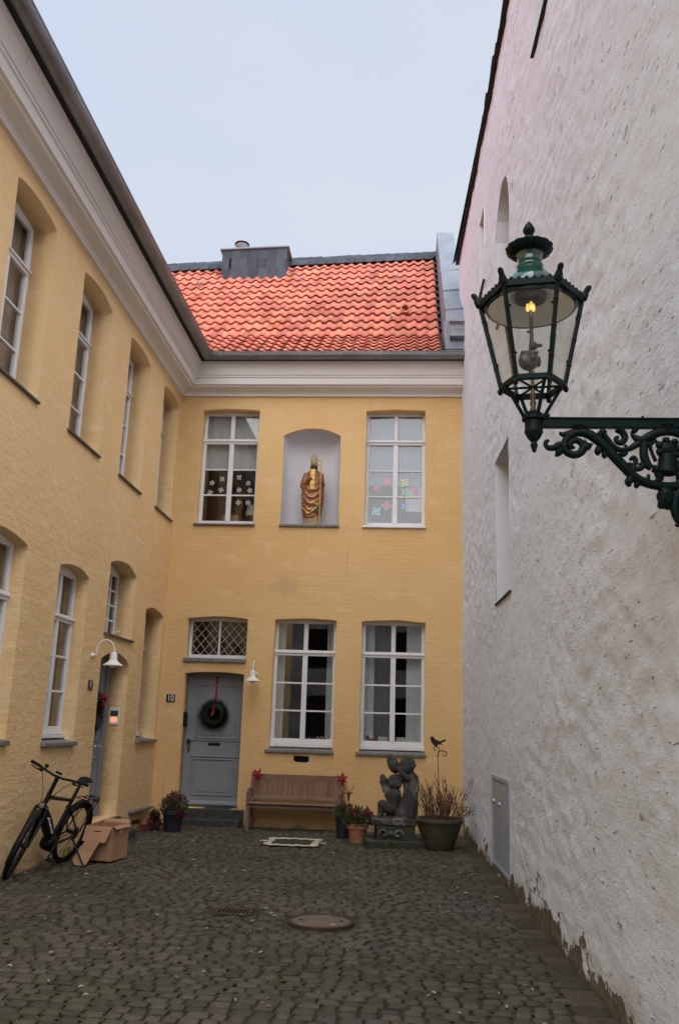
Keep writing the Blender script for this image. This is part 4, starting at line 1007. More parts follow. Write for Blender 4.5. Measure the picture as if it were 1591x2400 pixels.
b = MB(); b.lathe([(.017,ZC+.285),(.013,ZC+.312),(.026,ZC+.318),(.026,ZC+.328),(.014,ZC+.333),(.020,ZC+.342),(.030,ZC+.358),(.030,ZC+.370),(.018,ZC+.395),(.006,ZC+.412),(0,ZC+.415)], (LX,LY,0), 20); obj('finial', b, 'iron_green', LT, sm=35)
# burner column
b = MB(); b.lathe([(.011,3.03),(.015,3.06),(.011,3.075),(.015,3.09),(.011,3.10),(.016,3.12),(.011,3.135),(.015,3.16),(.009,3.18),(.009,3.28),(.011,3.285)], (LX,LY,0), 12); obj('gas_pipe', b, 'brass_old', LT, sm=40)
b = MB(); b.tube([(LX-.012,LY,3.27),(LX-.008,LY,3.40),(LX,LY,3.45),(LX,LY,3.60)], [.007,.008,.010,.009], 10); b.tube([(LX,LY,3.415),(LX+.05,LY,3.42)], [.014,.008], 8); b.ball((LX+.006,LY-.004,3.415), .022, seg=10, rings=8); b.tube([(LX,LY,3.49),(LX-.022,LY,3.492)], .006, 6); obj('burner_tube', b, 'gadget', LT, sm=50)
b = MB(); Mg = Matrix.Rotation(R(78), 3, 'X') @ Matrix.Rotation(R(14), 3, 'Y')
b.lathe([(.030,-.03),(.042,-.026),(.046,-.01),(.050,-.006),(.050,.006),(.046,.010),(.044,.024),(.030,.034),(.018,.036)], (LX-.018,LY-.01,3.335), 20, M=Mg); b.ball((LX-.004,LY-.045,3.335), .017, seg=10, rings=8); b.box(LX-.055,LX+.028,LY-.03,LY+.03,3.370,3.380); b.ball((LX+.03,LY-.01,3.33), (.012,.02,.028), seg=8, rings=6); obj('regulator', b, 'gadget', LT, sm=40)
for k in range(3):
    a = k*math.pi*2/3+.5; x, y = LX+.016*math.cos(a), LY+.016*math.sin(a)
    b = MB(); b.lathe([(.004,3.603),(.009,3.610),(.010,3.625),(.007,3.64),(.001,3.648)], (x,y,0), 8); obj('mantle', b, 'mantle', LT, sm=60)
b = MB(); b.ball((LX+.004,LY-.018,3.612), (.007,.007,.011), seg=10, rings=8); obj('flame', b, 'flame', LT, sm=60)
lp = bpy.data.lights.new('gas_flame', 'POINT'); lp.energy = .02; lp.color = (1,.62,.25); lp.shadow_soft_size = .02
lo = bpy.data.objects.new('gas_flame', lp); COL.objects.link(lo); lo.parent = LT; lo.matrix_parent_inverse = Matrix.Translation(-WL[LT.name]); lo.location = (LX, LY-.03, 3.60)
# cross wires under the lantern floor, four struts, hub
b = MB()
for k in range(3): b.tube([hexc(R0, Z0-.004, k), hexc(R0, Z0-.004, k+3)], .006, 6)
obj('floor_cross', b, 'iron_green', LT, sm=50)
for k in (0.4, 1.9, 3.4, 4.9):
    b = MB(); p = hexc(R0*.92, Z0-.005, k); q = hexc(.052, 3.055, k); b.tube([p, q, hexc(.046, 3.045, k)], [.0085,.0095,.011], 7); obj('strut', b, 'iron_green', LT, sm=50)
b = MB(); b.lathe([(.012,3.082),(.030,3.076),(.046,3.062),(.050,3.050),(.054,3.046),(.054,3.034),(.042,3.030),(.042,2.985),(.044,2.980),(.044,2.972),(.030,2.945),(.018,2.930),(.013,2.928),(.013,2.918),(.017,2.915),(.017,2.905),(.008,2.876),(0,2.874)], (LX,LY,0), 24); obj('hub', b, 'iron_green', LT, sm=35)
b = MB(); b.ball((LX-.036,LY-.035,3.04), .014, seg=8, rings=6); obj('clamp_screw', b, 'iron_green', LT, sm=60)
b = MB(); b.bar((LX+.04,LY,3.055), (LX+.075,LY,3.058), .03, .016); obj('hub_clamp', b, 'iron_green', LT, bevel=.003)
# bracket: arm, cast scrollwork, wall plate
XE = WX(LY)+.02
b = MB(); b.bar((LX+.03,LY,3.018), (XE,LY,3.016), .030, .044); br = obj('bracket_arm', b, 'iron_green', LT, bevel=.004)
b = MB(); b.bar((LX+.03,LY,3.041), (XE,LY,3.039), .042, .010); obj('arm_moulding', b, 'iron_green', br, bevel=.003)
K = .000470
def sp(x, y): return Vector((LX+(x-90)*K, LY, 3.018-(y-.030*(x-90)-195)*K))
def stroke(name, pts, rad, parent, seg=8):
    # catmull-rom through traced points
    P_ = [Vector((x, y, 0)) for x, y in pts]; out = []; rr = []
    n = len(P_); ra = rad if isinstance(rad, list) else [rad]*n
    for i in range(n-1):
        a, b_, c, d = P_[max(i-1,0)], P_[i], P_[i+1], P_[min(i+2,n-1)]
        for s in range(6):
            t = s/6; q = .5*((2*b_)+(c-a)*t+(2*a-5*b_+4*c-d)*t*t+(-a+3*b_-3*c+d)*t**3); out.append(sp(q.x, q.y)); rr.append((ra[i]+(ra[i+1]-ra[i])*t)*K)
    out.append(sp(*pts[-1])); rr.append(ra[-1]*K)
    b = MB(); b.tube(out, rr, seg); return obj(name, b, 'iron_green', parent, sm=60)
def ringpts(cx, cy, r, a0, a1, n, grow=1.0): return [(cx+r*(grow**i)*math.cos(R(a0+(a1-a0)*i/n)), cy-r*(grow**i)*math.sin(R(a0+(a1-a0)*i/n))) for i in range(n+1)]
SW = [
 ([(490,455),(455,455),(445,420),(480,385),(540,395),(575,450),(550,510),(480,535),(405,500),(385,430),(430,345),(520,300),(620,315),(720,385),(800,470),(880,570),(960,665),(1050,770),(1160,835),(1300,875),(1440,880),(1568,850)], [10,22,26,24,26,30,32,30,28,28,30,34,36,38,38,38,38,36,34,34,34,32]),
 ([(400,440),(340,425),(290,455),(230,455),(202,415),(222,382),(240,392)], [30,26,26,22,18,15,8]),
 ([(350,465),(330,510),(300,545)], [34,28,10]), ([(560,470),(610,450),(645,432),(655,420)], [30,34,20,8]), ([(600,430),(600,400),(610,395)], [20,14,8]),
 ([(470,300),(410,318),(365,315),(348,292)], [28,24,18,8]), ([(530,285),(528,235)], [34,52]), ([(505,385),(500,350)], [14,10]),
 ([(735,470),(715,510),(712,545)], [30,28,10]), ([(790,520),(780,555),(785,578)], [28,24,8]), ([(720,340),(770,300),(800,320)], [16,26,18]),
 ([(1030,790),(1000,830),(1005,875)], [34,30,12]), ([(1090,840),(1075,870),(1085,892)], [28,22,8]),
 ([(915,265),(965,310),(985,370),(950,420),(905,405),(900,370),(925,355)], [36,28,26,24,20,18,12]),
 ([(780,330),(830,400),(870,455),(940,495),(1020,485),(1100,440),(1180,400)], [22,22,22,22,22,26,30]), ([(985,460),(1000,440)], [16,6]),
 ([(920,525),(960,545),(1000,520)], [14,20,14]),
 ([(1045,320),(1080,300),(1100,265)], [8,22,26]), ([(1050,325),(1090,370),(1150,400),(1230,360),(1320,320),(1420,312),(1500,330),(1580,370)], [10,26,36,36,34,34,34,34]),
 ([(1400,300),(1398,250)], [40,56]), ([(1180,400),(1165,480),(1165,570),(1190,650),(1230,690)], [30,32,34,34,26]),
 ([(1290,400),(1230,450),(1245,540),(1275,620)], [16,16,14,16]), ([(1545,500),(1540,590),(1490,680),(1410,735),(1320,720),(1240,690)], [22,28,32,34,34,30]),
 ([(1050,700),(1120,690),(1150,660),(1140,640),(1100,650)], [20,22,18,14,8]), ([(1020,600),(1060,580),(1080,610),(1060,650),(1000,640)], [10,22,20,18,14]), ([(1060,650),(1050,720)], [22,24]),
 ([(1300,740),(1300,800),(1260,830)], [40,30,14]), ([(1180,820),(1195,770),(1185,750)], [22,14,5]), ([(1490,820),(1480,780),(1495,755)], [24,18,6]), ([(1500,810),(1550,800),(1590,780)], [24,24,22]),
 ([(1320,900),(1345,960),(1330,1040),(1275,1090)], [34,66,58,14]), ([(1330,1050),(1385,1090),(1400,1110)], [40,30,12]), ([(1290,960),(1272,1000)], [20,10]), ([(1420,930),(1440,980)], [24,34]),
 ([(1580,900),(1500,925),(1445,1000),(1430,1090),(1445,1180),(1480,1245),(1560,1285),(1640,1280)], [28,32,36,38,36,32,26,22]), ([(1480,1250),(1450,1275),(1420,1270)], [20,14,7]),
 ([(1560,1040),(1540,1100),(1555,1180),(1600,1210)], [18,34,30,20]), ([(1560,1010),(1600,1000)], [16,12]), ([(1505,1200),(1530,1225),(1580,1240)], [8,12,12]),
]
for k, (pts, ra) in enumerate(SW): stroke('scroll', pts, [q*1.34 for q in ra], br)
b = MB(); c = sp(1400,500); b.ball(c, (.052,.030,.045), seg=14, rings=10)
for k in range(7):
    a = k*2*math.pi/7; b.ball(c+Vector((.046*math.cos(a), -.012, .040*math.sin(a))), (.019,.018,.019), seg=8, rings=6)
b.tube([c+Vector((-.004,0,-.03)), c+Vector((-.006,0,-.07)), c+Vector((-.012,0,-.115))], [.040,.045,.05], 12); obj('rosette', b, 'iron_green', br, sm=50)
b = MB(); b.box(XE-.03,XE+.02,LY-.05,LY+.05,2.42,3.10); obj('wall_plate', b, 'iron_green', br, bevel=.01)
b = MB(); b.ball(sp(1170,150), .006, seg=8, rings=6); obj('arm_stud', b, 'iron_green', br)
# ================================================================ wall lamps, plates, bells
def goose(name, label, wallp, n, side, grp):
    """enamelled bell lamp on a swan neck"""
    wallp = Vector(wallp); n = Vector(n); r = root(name, wallp, label, 'wall lamp', grp)
    up = Vector((0,0,1)); b = MB(); Mw = n.to_track_quat('Z','Y').to_matrix()
    b.lathe([(.0,-.005),(.034,-.005),(.034,.010),(.026,.022),(.020,.03),(.020,.045),(0,.047)], wallp, 18, M=Mw); obj('wall_mount', b, 'lamp_white', r, sm=40)
    b = MB(); pts = [wallp+n*.035]; c = wallp+n*.175+up*.075
    pts += [wallp+n*.055+up*.0, wallp+n*.062+up*.04]
    for k in range(11):
        a = math.pi-math.pi*k/10; pts.append(c+n*.113*math.cos(a)+up*.125*math.sin(a))
    pts.append(c+n*.113-up*.045); b.tube(pts, .0105, 8); obj('swan_neck', b, 'lamp_white', r, sm=60)
    cc = c+n*.113
    b = MB(); b.lathe([(.0,-.025),(.022,-.028),(.040,-.045),(.047,-.07),(.048,-.125),(.055,-.135),(.085,-.165),(.125,-.190),(.130,-.194),(.130,-.199),(.120,-.196),(.080,-.172),(.045,-.14),(.040,-.07),(.0,-.05)], cc, 28, cap=False); obj('shade', b, 'lamp_white', r, sm=45)
    b = MB(); b.lathe([(.030,-.13),(.038,-.16),(.040,-.20),(.028,-.225),(.0,-.232)], cc, 16); obj('bulb_glass', b, 'enamel_white', r, sm=60)
    return r
goose('wall_lamp', 'white swan-neck lamp beside the left wing door', (0,-3.33,2.37), (1,0,0), 1, 'white swan-neck wall lamps')
goose('wall_lamp', 'white swan-neck lamp right of the grey door with wreath', (1.575,0,2.36), (0,-1,0), 1, 'white swan-neck wall lamps')
def number_plate(P, u0, u1, v0, v1, txt, label):
    b = MB(); ubox(b, P, u0, u1, v0, v1, -.003, .012); o = obj('number_plate', b, 'enamel_blue', None, bevel=.003); tag(o, label, 'house number', 'house number plates')
    cu = bpy.data.curves.new('t', 'FONT'); cu.body = txt; cu.size = (v1-v0)*1.18; cu.align_x = 'CENTER'; cu.align_y = 'CENTER'; cu.extrude = .0015
    t = bpy.data.objects.new('t', cu); COL.objects.link(t); dg = bpy.context.evaluated_depsgraph_get(); dg.update(); me = bpy.data.meshes.new_from_object(t.evaluated_get(dg)); bpy.data.objects.remove(t)
    for v in me.vertices: v.co = P((u0+u1)/2+v.co.x*.78, (v0+v1)/2+v.co.y, .0135+v.co.z)
    me.materials.clear(); link('numeral', fixn(me), 'white_print', o)
    b = MB(); e = .006
    for (a, c, d, f) in ((u0-e,u1+e,v1,v1+e),(u0-e,u1+e,v0-e,v0),(u0-e,u0,v0,v1),(u1,u1+e,v0,v1)): ubox(b, P, a, c, d, f, -.002, .009)
    obj('rim', b, 'tile_pale', o)
number_plate(PB, .122,.262,1.878,1.998, '10', 'dark blue number plate reading 10 left of the grey front door')
number_plate(PL, -3.375,-3.215,1.935,2.055, '1', 'dark number plate reading 1 left of the left wing door')
# intercom in the left door reveal (faces the viewer)
PI = lambda u, v, n: Vector((u, -1.752-n, v))
b = MB(); ubox(b, PI, -.228,-.075,1.50,1.745,-.004,.014); ic = obj('intercom', b, 'lamp_white', None, bevel=.006); tag(ic, 'small metal intercom with lit orange button in the left door reveal', 'intercom')
b = MB(); ubox(b, PI, -.208,-.095,1.625,1.70,.012,.017); obj('speaker', b, 'gadget', ic)
b = MB(); ubox(b, PI, -.200,-.103,1.535,1.612,.012,.019); obj('button', b, 'bell_lit', ic, bevel=.003)
# black letter/key box at the door jamb
PJ = lambda u, v, n: Vector((.398+n, u, v))
b = MB(); b.prism([(.08,1.49),(.20,1.49),(.20,1.73),(.08,1.73)], PJ, -.004, .05); kb = obj('key_box', b, 'black', None, bevel=.018, seg=3); tag(kb, 'slim black key box on the left jamb of the grey front door', 'key box')
b = MB(); b.prism([(.095,1.52),(.185,1.52),(.185,1.70),(.095,1.70)], PJ, .048, .056); obj('cover', b, 'black_gloss', kb, bevel=.006)
# ================================================================ wreaths
def wreath(r, c, n, R0, rt, cnt, mname='leaf_dark'):
    """fir wreath: ring of needles round a core; c centre, n outward normal"""
    n = Vector(n); up = Vector((0,0,1)); ux = up.cross(n).normalized(); c = Vector(c)
    b = MB(); b.tube([c+ux*R0*math.cos(2*math.pi*k/20)+up*R0*math.sin(2*math.pi*k/20) for k in range(20)], rt*.62, 8, closed=True); obj('core', b, mname, r, sm=60)
    b = MB()
    for k in range(cnt):
        a = rnd.random()*2*math.pi; t = rnd.random()*2*math.pi
        rad = ux*math.cos(a)+up*math.sin(a); d = rad*math.cos(t)+n*abs(math.sin(t))*rnd.choice((1,1,1,-.2)); tang = ux*-math.sin(a)+up*math.cos(a)
        p = c+rad*(R0+.35*rt*math.cos(t))+n*.3*rt*math.sin(t); q = p+(d*rnd.uniform(.55,1.1)+tang*rnd.uniform(-.2,.7))*rt*1.0
        w = tang.cross(d).normalized()*rnd.uniform(.0025,.006) if tang.cross(d).length > .01 else tang*.004
        b.add([p-w, p+w, q+w*.3, q-w*.3], [(0,1,2,3)])
    obj('needles', b, mname, r)
W1 = root('wreath', (.865,.24,1.70), 'dark fir wreath on red ribbon hanging on the grey front door', 'wreath')
wreath(W1, (.868,.245,1.705), (0,-1,0), .135, .118, 4200)
b = MB(); b.prism([(.858,1.74),(.892,1.74),(.898,2.33),(.868,2.33)], PB, -.292, -.286); b.prism([(.835,1.67),(.862,1.69),(.893,1.84),(.872,1.85)], PB, -.165, -.155); b.prism([(.868,1.70),(.888,1.69),(.897,1.845),(.880,1.84)], PB, -.152, -.146); obj('ribbon', b, 'red_felt', W1)
W2 = root('wreath', (-.26,-2.26,1.70), 'evergreen spray with red bow on the left wing door, half hidden', 'wreath')
wreath(W2, (-.25,-2.30,1.67), (1,0,0), .16, .10, 1200)
b = MB()
for k in range(7):
    a = k*.9; b.ball((-.20+.02*math.sin(a*2), -2.15+.05*math.cos(a), 1.82+.07*math.sin(a)), (.03,.045,.05), seg=8, rings=6)
obj('bow', b, 'red_felt', W2, sm=60)
# ================================================================ bishop in the niche
BS = root('bishop_statue', (2.38,.13,4.885), 'painted wooden bishop with mitre and crosier standing in the wall niche', 'statue')
def loft(b, rings, seg=40, disp=None):
    vs = []
    for (z, hw, hd, cx, cy) in rings:
        for k in range(seg):
            a = 2*math.pi*k/seg; x, y = hw*math.cos(a), hd*math.sin(a)
            d = 1+(disp(x, y, z, a) if disp else 0); vs.append((2.38+cx+x*d, .13+cy+y*d, 4.885+z))
    n = len(rings); fs = [(i*seg+k, i*seg+(k+1) % seg, (i+1)*seg+(k+1) % seg, (i+1)*seg+k) for i in range(n-1) for k in range(seg)]
    fs.append(tuple(range(seg-1,-1,-1))); fs.append(tuple((n-1)*seg+k for k in range(seg))); b.add(vs, fs)
def interp(tab, z):
    for (a, b_) in zip(tab, tab[1:]):
        if a[0] <= z <= b_[0]:
            t = (z-a[0])/(b_[0]-a[0]); return tuple(p+(q-p)*t for p, q in zip(a, b_))
    return tab[-1] if z > tab[-1][0] else tab[0]
tab = [(.12,.140,.115,-.012,0),(.22,.165,.135,-.005,0),(.34,.178,.14,.0,0),(.48,.190,.145,.004,0),(.60,.195,.145,.008,0),(.72,.188,.14,.008,0),(.84,.165,.125,.008,0),(.93,.135,.105,.008,0),(.99,.085,.075,.008,0),(1.02,.05,.055,.008,0)]
b = MB(); rings = [interp(tab, .12+.90*i/70) for i in range(71)]
def fold(x, y, z, a):
    f = max(0, -math.sin(a)); s = z-5.2*x*x
    e = min(1, max(0, (.80-z)/.15))
    return .075*f*e*math.sin(2*math.pi*s/.115)+.04*math.sin(a*9+z*6)*(1-f*.7)
loft(b, rings, 48, fold)
# sleeves and hands belong to the same carved figure
Q = lambda x, y, z: Vector((2.38+x, .13+y, 4.885+z))
b.cap(Q(-.12,-.02,.90), Q(-.165,-.05,.71), .055, .06); b.cap(Q(-.165,-.05,.71), Q(-.06,-.155,.79), .055, .03); b.cap(Q(-.07,-.15,.785), Q(-.02,-.175,.815), .028, .022)
b.cap(Q(.13,-.02,.90), Q(.165,-.06,.72), .055, .055); b.cap(Q(.165,-.06,.72), Q(.155,-.145,.78), .05, .03); b.cap(Q(.155,-.15,.775), Q(.145,-.175,.80), .027, .024)
b.cap(Q(.008,0,.98), Q(.008,-.01,1.06), .045, .045)
bd = blob('body', b, 'robe', BS, .011, 2)
tb2 = [(0,.158,.12,.01,0),(.05,.15,.115,.008,0),(.20,.15,.11,0,0),(.34,.155,.11,0,0)]
b = MB(); loft(b, [interp(tb2, .34*i/10) for i in range(11)], 64, lambda x, y, z, a: .05*math.sin(a*17)+.03*math.sin(a*7+2)); obj('alb', b, 'linen', BS, sm=60)
b = MB(); b.prism([(.03,.22),(.15,.22),(.165,.42),(.05,.32)], lambda u, v, n: Q(u, n, v), -.125, -.10); obj('tunic', b, 'robe_dark', BS, bevel=.01)
b = MB()
for k in range(9):
    z0 = .62+.042*k; r0 = interp(tab, z0); r1 = interp(tab, z0+.042)
    b.prism([(-.035,z0),(.045,z0),(.045,z0+.04),(-.035,z0+.04)], lambda u, v, n: Q(u, n, v), -r0[2]-.018+.006*(k % 2), -r0[2]+.02)
obj('pallium', b, 'gold', BS, bevel=.006)
for k, (x, z, w) in enumerate(((0,.53,.085),(-.015,.42,.075),(-.03,.305,.06),(-.045,.235,.05),(.075,.40,.03))):
    b = MB(); r0 = interp(tab, z); pts = [Q(x-w+2*w*i/8, -r0[2]*1.03-.004+.02*abs(i/4-1), z-.045*(1-(i/4-1)**2)) for i in range(9)]; b.tube(pts, [.004,.009,.013,.016,.017,.016,.013,.009,.004], 8); obj('gold_fold', b, 'gold', BS, sm=60)
hem = MB(); pts = []
for i in range(17):
    t = i/16; x = -.155+.30*t; z = .21+.30*(abs(x+.035)/.17)**1.6*.62; r0 = interp(tab, max(.17, z)); pts.append(Q(x, -math.sqrt(max(.02, 1-(x/max(r0[1], abs(x)+.02))**2))*r0[2]*1.06, z))
hem.tube(pts, .011, 8); obj('hem', hem, 'gold', BS, sm=60)
b = MB(); b.ball(Q(.008,-.02,1.095), (.058,.064,.072), seg=16, rings=12); b.cap(Q(.006,-.084,1.108), Q(.004,-.098,1.084), .010, .013)
for s in (-1,1): b.ball(Q(.008+s*.023,-.074,1.120), .011, seg=8, rings=6); b.ball(Q(.008+s*.054,-.015,1.10), (.010,.016,.02), seg=8, rings=6)
hd_ = blob('head', b, 'skin_stat', BS, .006, 2)
b = MB(); b.ball(Q(.006,-.055,1.03), (.045,.042,.062), seg=12, rings=8); b.ball(Q(.004,-.06,.985), (.028,.03,.045), seg=10, rings=8)
for s in (-1,1): b.ball(Q(.008+s*.047,.0,1.06), (.02,.04,.055), seg=10, rings=8)
blob('beard', b, 'beard', hd_, .007, 2)
b = MB(); b.lathe([(.062,1.125),(.064,1.14),(.060,1.145),(.064,1.19),(.058,1.215),(.036,1.262),(.012,1.302),(0,1.306)], Q(.008,-.01,0), 20, wob=lambda a, z: 1-.30*abs(math.sin(a))**2); obj('mitre', b, 'linen', hd_, sm=45)
b = MB(); b.tube([Q(.150,-.185,.01), Q(.150,-.185,1.02)], .0095, 8); cs = Q(.118,-.185,1.085)
b.tube([Q(.150,-.185,1.0), Q(.157,-.185,1.06)]+[cs+Vector((.042*math.cos(R(20+300*i/14))*(1-.03*i), 0, .058*math.sin(R(20+300*i/14))*(1-.03*i))) for i in range(15)], .010, 8); obj('crosier', b, 'gold', BS, sm=60)
b = MB(); b.prism([(-.16,-.002),(.19,-.002),(.17,.022),(-.14,.022)], lambda u, v, n: Q(u, n, v), -.15, .11); obj('base', b, 'linen', BS, bevel=.006)
# ================================================================ bicycle
hd = math.atan2(-.99,-.136)
BM = Matrix.Translation((.19,-4.2,0)) @ Matrix.Rotation(hd, 4, 'Z') @ Matrix.Rotation(R(-16.5), 4, 'X')
BK = root('bicycle', None, 'black electric bicycle leaning on its kickstand by the left wall', 'bicycle', M=BM)
RW = .345
def wheel(parent, cx, steerM=None, nm='wheel', disc=True):
    T = lambda v: (steerM @ v) if steerM else v
    c = Vector((cx,0,RW)); k = 40
    circ = lambda r, y=0: [T(c+Vector((r*math.cos(2*math.pi*i/k), y, r*math.sin(2*math.pi*i/k)))) for i in range(k)]
    b = MB(); b.tube(circ(RW-.027), .027, 10, closed=True); w = obj(nm, b, 'rubber', parent, True, sm=60)
    b = MB(); b.tube(circ(RW-.055), .013, 8, closed=True); obj('rim', b, 'black_gloss', w, True, sm=60)
    b = MB()
    for i in range(28):
        a = 2*math.pi*i/28; s = (-1)**i*.028; d = .45*(1 if (i//2) % 2 else -1)
        b.tube([T(c+Vector((.03*math.cos(a+d), s, .03*math.sin(a+d)))), T(c+Vector(((RW-.06)*math.cos(a), 0, (RW-.06)*math.sin(a))))], .0016, 4)
    obj('spokes', b, 'spoke', w, True)
    b = MB(); b.tube([T(c+Vector((0,-.055,0))), T(c+Vector((0,.055,0)))], [.022,.022], 10); obj('hub', b, 'black', w, True, sm=40)
    if disc:
        b = MB(); b.tube([T(c+Vector((0,.036,0))), T(c+Vector((0,.039,0)))], .075, 24); obj('brake_disc', b, 'spoke', w, True)
    return w
HB = Vector((.885,0,.70)); HT = Vector((.835,0,.86))   # steering axis through the head tube
ax = (HT-HB).normalized()
SM_ = Matrix.Translation(HB) @ Matrix.Rotation(R(20), 4, ax) @ Matrix.Translation(-HB)
S = lambda x, y, z: SM_ @ Vector((x, y, z))
wheel(BK, 0); wheel(BK, 1.07, SM_)
b = MB(); 
BB = Vector((.44,0,.29))
b.tube([HB+Vector((-.005,0,-.02)), HT+Vector((0,0,.0))], .024, 10)                                  # head tube
b.tube([HB+Vector((-.02,0,.02)), Vector((.62,0,.44)), BB+Vector((.05,0,.03))], [.034,.043,.045], 12, up=(0,1,0), sq=.8)   # down tube
b.tube([HT+Vector((-.005,0,-.05)), Vector((.60,0,.775)), Vector((.30,0,.735))], [.024,.021,.019], 10)     # top tube
b.tube([BB, Vector((.235,0,.86))], [.022,.020], 10)
for s in (-1,1):
    b.tube([BB+Vector((-.03,s*.04,-.01)), Vector((.0,s*.065,RW))], [.016,.011], 8); b.tube([Vector((.31,s*.02,.66)), Vector((.15,s*.05,.50)), Vector((0,s*.065,RW))], [.012,.010,.010], 8)
fr = obj('frame', b, 'black_gloss', BK, True, sm=50)
b = MB(); b.tube([HB+Vector((-.035,0,-.02)), Vector((.665,0,.515)), Vector((.52,0,.385))], [.058,.072,.066], 12, up=(0,1,0), sq=.8); bt = obj('battery', b, 'black', BK, True, sm=45)
b = MB()
for i in range(8):
    p = Vector((.79-.026*i,.064,.605-.024*i)); b.bar(p, p+Vector((-.016,0,-.0145)), .006, .020+.010*(i % 3 == 0), (0,1,0))
obj('lettering', b, 'white_print', bt, True)
b = MB(); b.lathe([(.0,-.075),(.06,-.072),(.085,-.05),(.09,.0),(.085,.05),(.06,.072),(0,.075)], BB+Vector((.02,0,.0)), 20, M=Matrix(((1,0,0),(0,0,-1),(0,1,0)))); obj('motor', b, 'black', BK, True, sm=45)
# fork, headlight, fenders
b = MB()
for s in (-1,1): b.tube([S(.885,s*.058,.705), S(.93,s*.060,.56), S(1.07,s*.062,RW)], [.019,.020,.012], 8)
b.tube([S(.885,-.06,.705), S(.885,.06,.705)], .022, 8); fk = obj('fork', b, 'black_gloss', BK, True, sm=50)
b = MB(); b.lathe([(.0,-.03),(.030,-.03),(.036,.0),(.036,.025),(.030,.032),(0,.034)], S(.945,0,.745), 16, M=(SM_.to_3x3() @ Matrix(((0,0,1),(0,1,0),(-1,0,0))))); hl = obj('headlight', b, 'black', BK, True, sm=40)
b = MB(); b.lathe([(.0,.034),(.027,.034),(.024,.040),(0,.042)], S(.945,0,.745), 14, M=(SM_.to_3x3() @ Matrix(((0,0,1),(0,1,0),(-1,0,0))))); obj('lens', b, 'silver', hl, True, sm=40)
def fender(cx, a0, a1, T, nm='mudguard'):
    b = MB(); r = RW+.022; n = 22; vs = []
    for i in range(n+1):
        a = R(a0+(a1-a0)*i/n)
        for (y, dr) in ((-.034,-.026),(-.028,-.004),(0,.004),(.028,-.004),(.034,-.026)): vs.append(T(Vector((cx+(r+dr)*math.cos(a), y, RW+(r+dr)*math.sin(a)))))
    b.add(vs, [(i*5+j, i*5+j+1, (i+1)*5+j+1, (i+1)*5+j) for i in range(n) for j in range(4)])
    o = obj(nm, b, 'black', BK, True, sm=60); m = o.modifiers.new('s','SOLIDIFY'); m.thickness = .003
fender(1.07, 150, -18, lambda v: SM_ @ v); fender(0, 12, 210, lambda v: v)
# stem, bar, grips, levers, cables, bell
b = MB(); b.tube([HT+Vector((0,0,-.02)), S(.815,0,.95), S(.805,0,1.0)], [.022,.022,.024], 10); b.tube([S(.805,0,.99), S(.85,0,1.035)], [.024,.020], 10); obj('stem', b, 'black', BK, True, sm=50)
b = MB(); bp = [S(.76,-.315,1.055), S(.80,-.20,1.05), S(.85,-.05,1.035), S(.85,.05,1.035), S(.80,.20,1.05), S(.76,.315,1.055)]; b.tube(bp, .0125, 8); hb = obj('handlebar', b, 'black', BK, True, sm=60)
for s in (-1,1):
    b = MB(); b.tube([S(.757,s*.325,1.055), S(.793,s*.215,1.051)], [.018,.018], 10); obj('grip', b, 'rubber', hb, True, sm=40)
    b = MB(); b.tube([S(.80,s*.19,1.04), S(.86,s*.20,1.03), S(.865,s*.24,1.035), S(.845,s*.30,1.04)], [.012,.010,.007,.006], 7); b.ball(S(.815,s*.185,1.03), .022, seg=8, rings=6); obj('brake_lever', b, 'black', hb, True, sm=50)
    b = MB(); b.tube([S(.86,s*.17,1.035), S(.93,s*.12,.98), S(.95,s*.05,.86), S(.93,s*.03,.76), S(.91,s*.04,.70)], .0032, 5); obj('cable', b, 'black', BK, True)
b = MB(); b.ball(S(.815,-.15,1.085), (.022,.022,.02), seg=10, rings=8); b.tube([S(.82,-.15,1.05), S(.815,-.15,1.08)], .008, 6); obj('bell', b, 'black', hb, True, sm=60)
b = MB(); b.prism([(-.035,-.03),(.035,-.03),(.035,.03),(-.035,.03)], lambda u, v, n: S(.845+v*.6+.0, u, 1.06+n+v*.2), 0, .025); obj('display', b, 'black_gloss', hb, True, bevel=.006)
# saddle, post, rack, rear lamp, kickstand, crank
b = MB(); b.tube([Vector((.238,0,.84)), Vector((.222,0,.915))], .0155, 10); obj('seat_post', b, 'black', BK, True, sm=50)
b = MB(); b.tube([Vector((.36,0,.935)), Vector((.30,0,.94)), Vector((.22,0,.942)), Vector((.15,0,.95)), Vector((.09,0,.952)), Vector((.075,0,.95))], [.016,.024,.040,.072,.075,.05], 14, up=(0,0,1), sq=.36); sd = obj('saddle', b, 'black_matte', BK, True, sm=60)
b = MB(); b.tube([Vector((.30,.02,.925)), Vector((.22,.022,.912)), Vector((.12,.03,.925))], .0035, 6); b.tube([Vector((.30,-.02,.925)), Vector((.22,-.022,.912)), Vector((.12,-.03,.925))], .0035, 6); obj('rails', b, 'spoke', sd, True)
b = MB()
for s in (-1,1):
    b.tube([Vector((.20,s*.04,.735)), Vector((.10,s*.055,.735)), Vector((-.28,s*.055,.725)), Vector((-.31,s*.03,.70)), Vector((-.31,s*.03,.66))], .0055, 6); b.tube([Vector((-.16,s*.058,.73)), Vector((-.0,s*.075,RW+.02))], .0055, 6); b.tube([Vector((-.28,s*.058,.725)), Vector((-.02,s*.078,RW+.04))], .005, 6)
for x in (.08,-.04,-.16,-.27): b.tube([Vector((x,-.055,.735)), Vector((x,.055,.735))], .005, 6)
obj('rack', b, 'black', BK, True, sm=60)
b = MB(); b.prism([(-.03,-.018),(.03,-.018),(.03,.018),(-.03,.018)], lambda u, v, n: Vector((-.315+n, u, .68+v)), -.02, 0); obj('rear_lamp', b, 'red_felt', BK, True, bevel=.004)
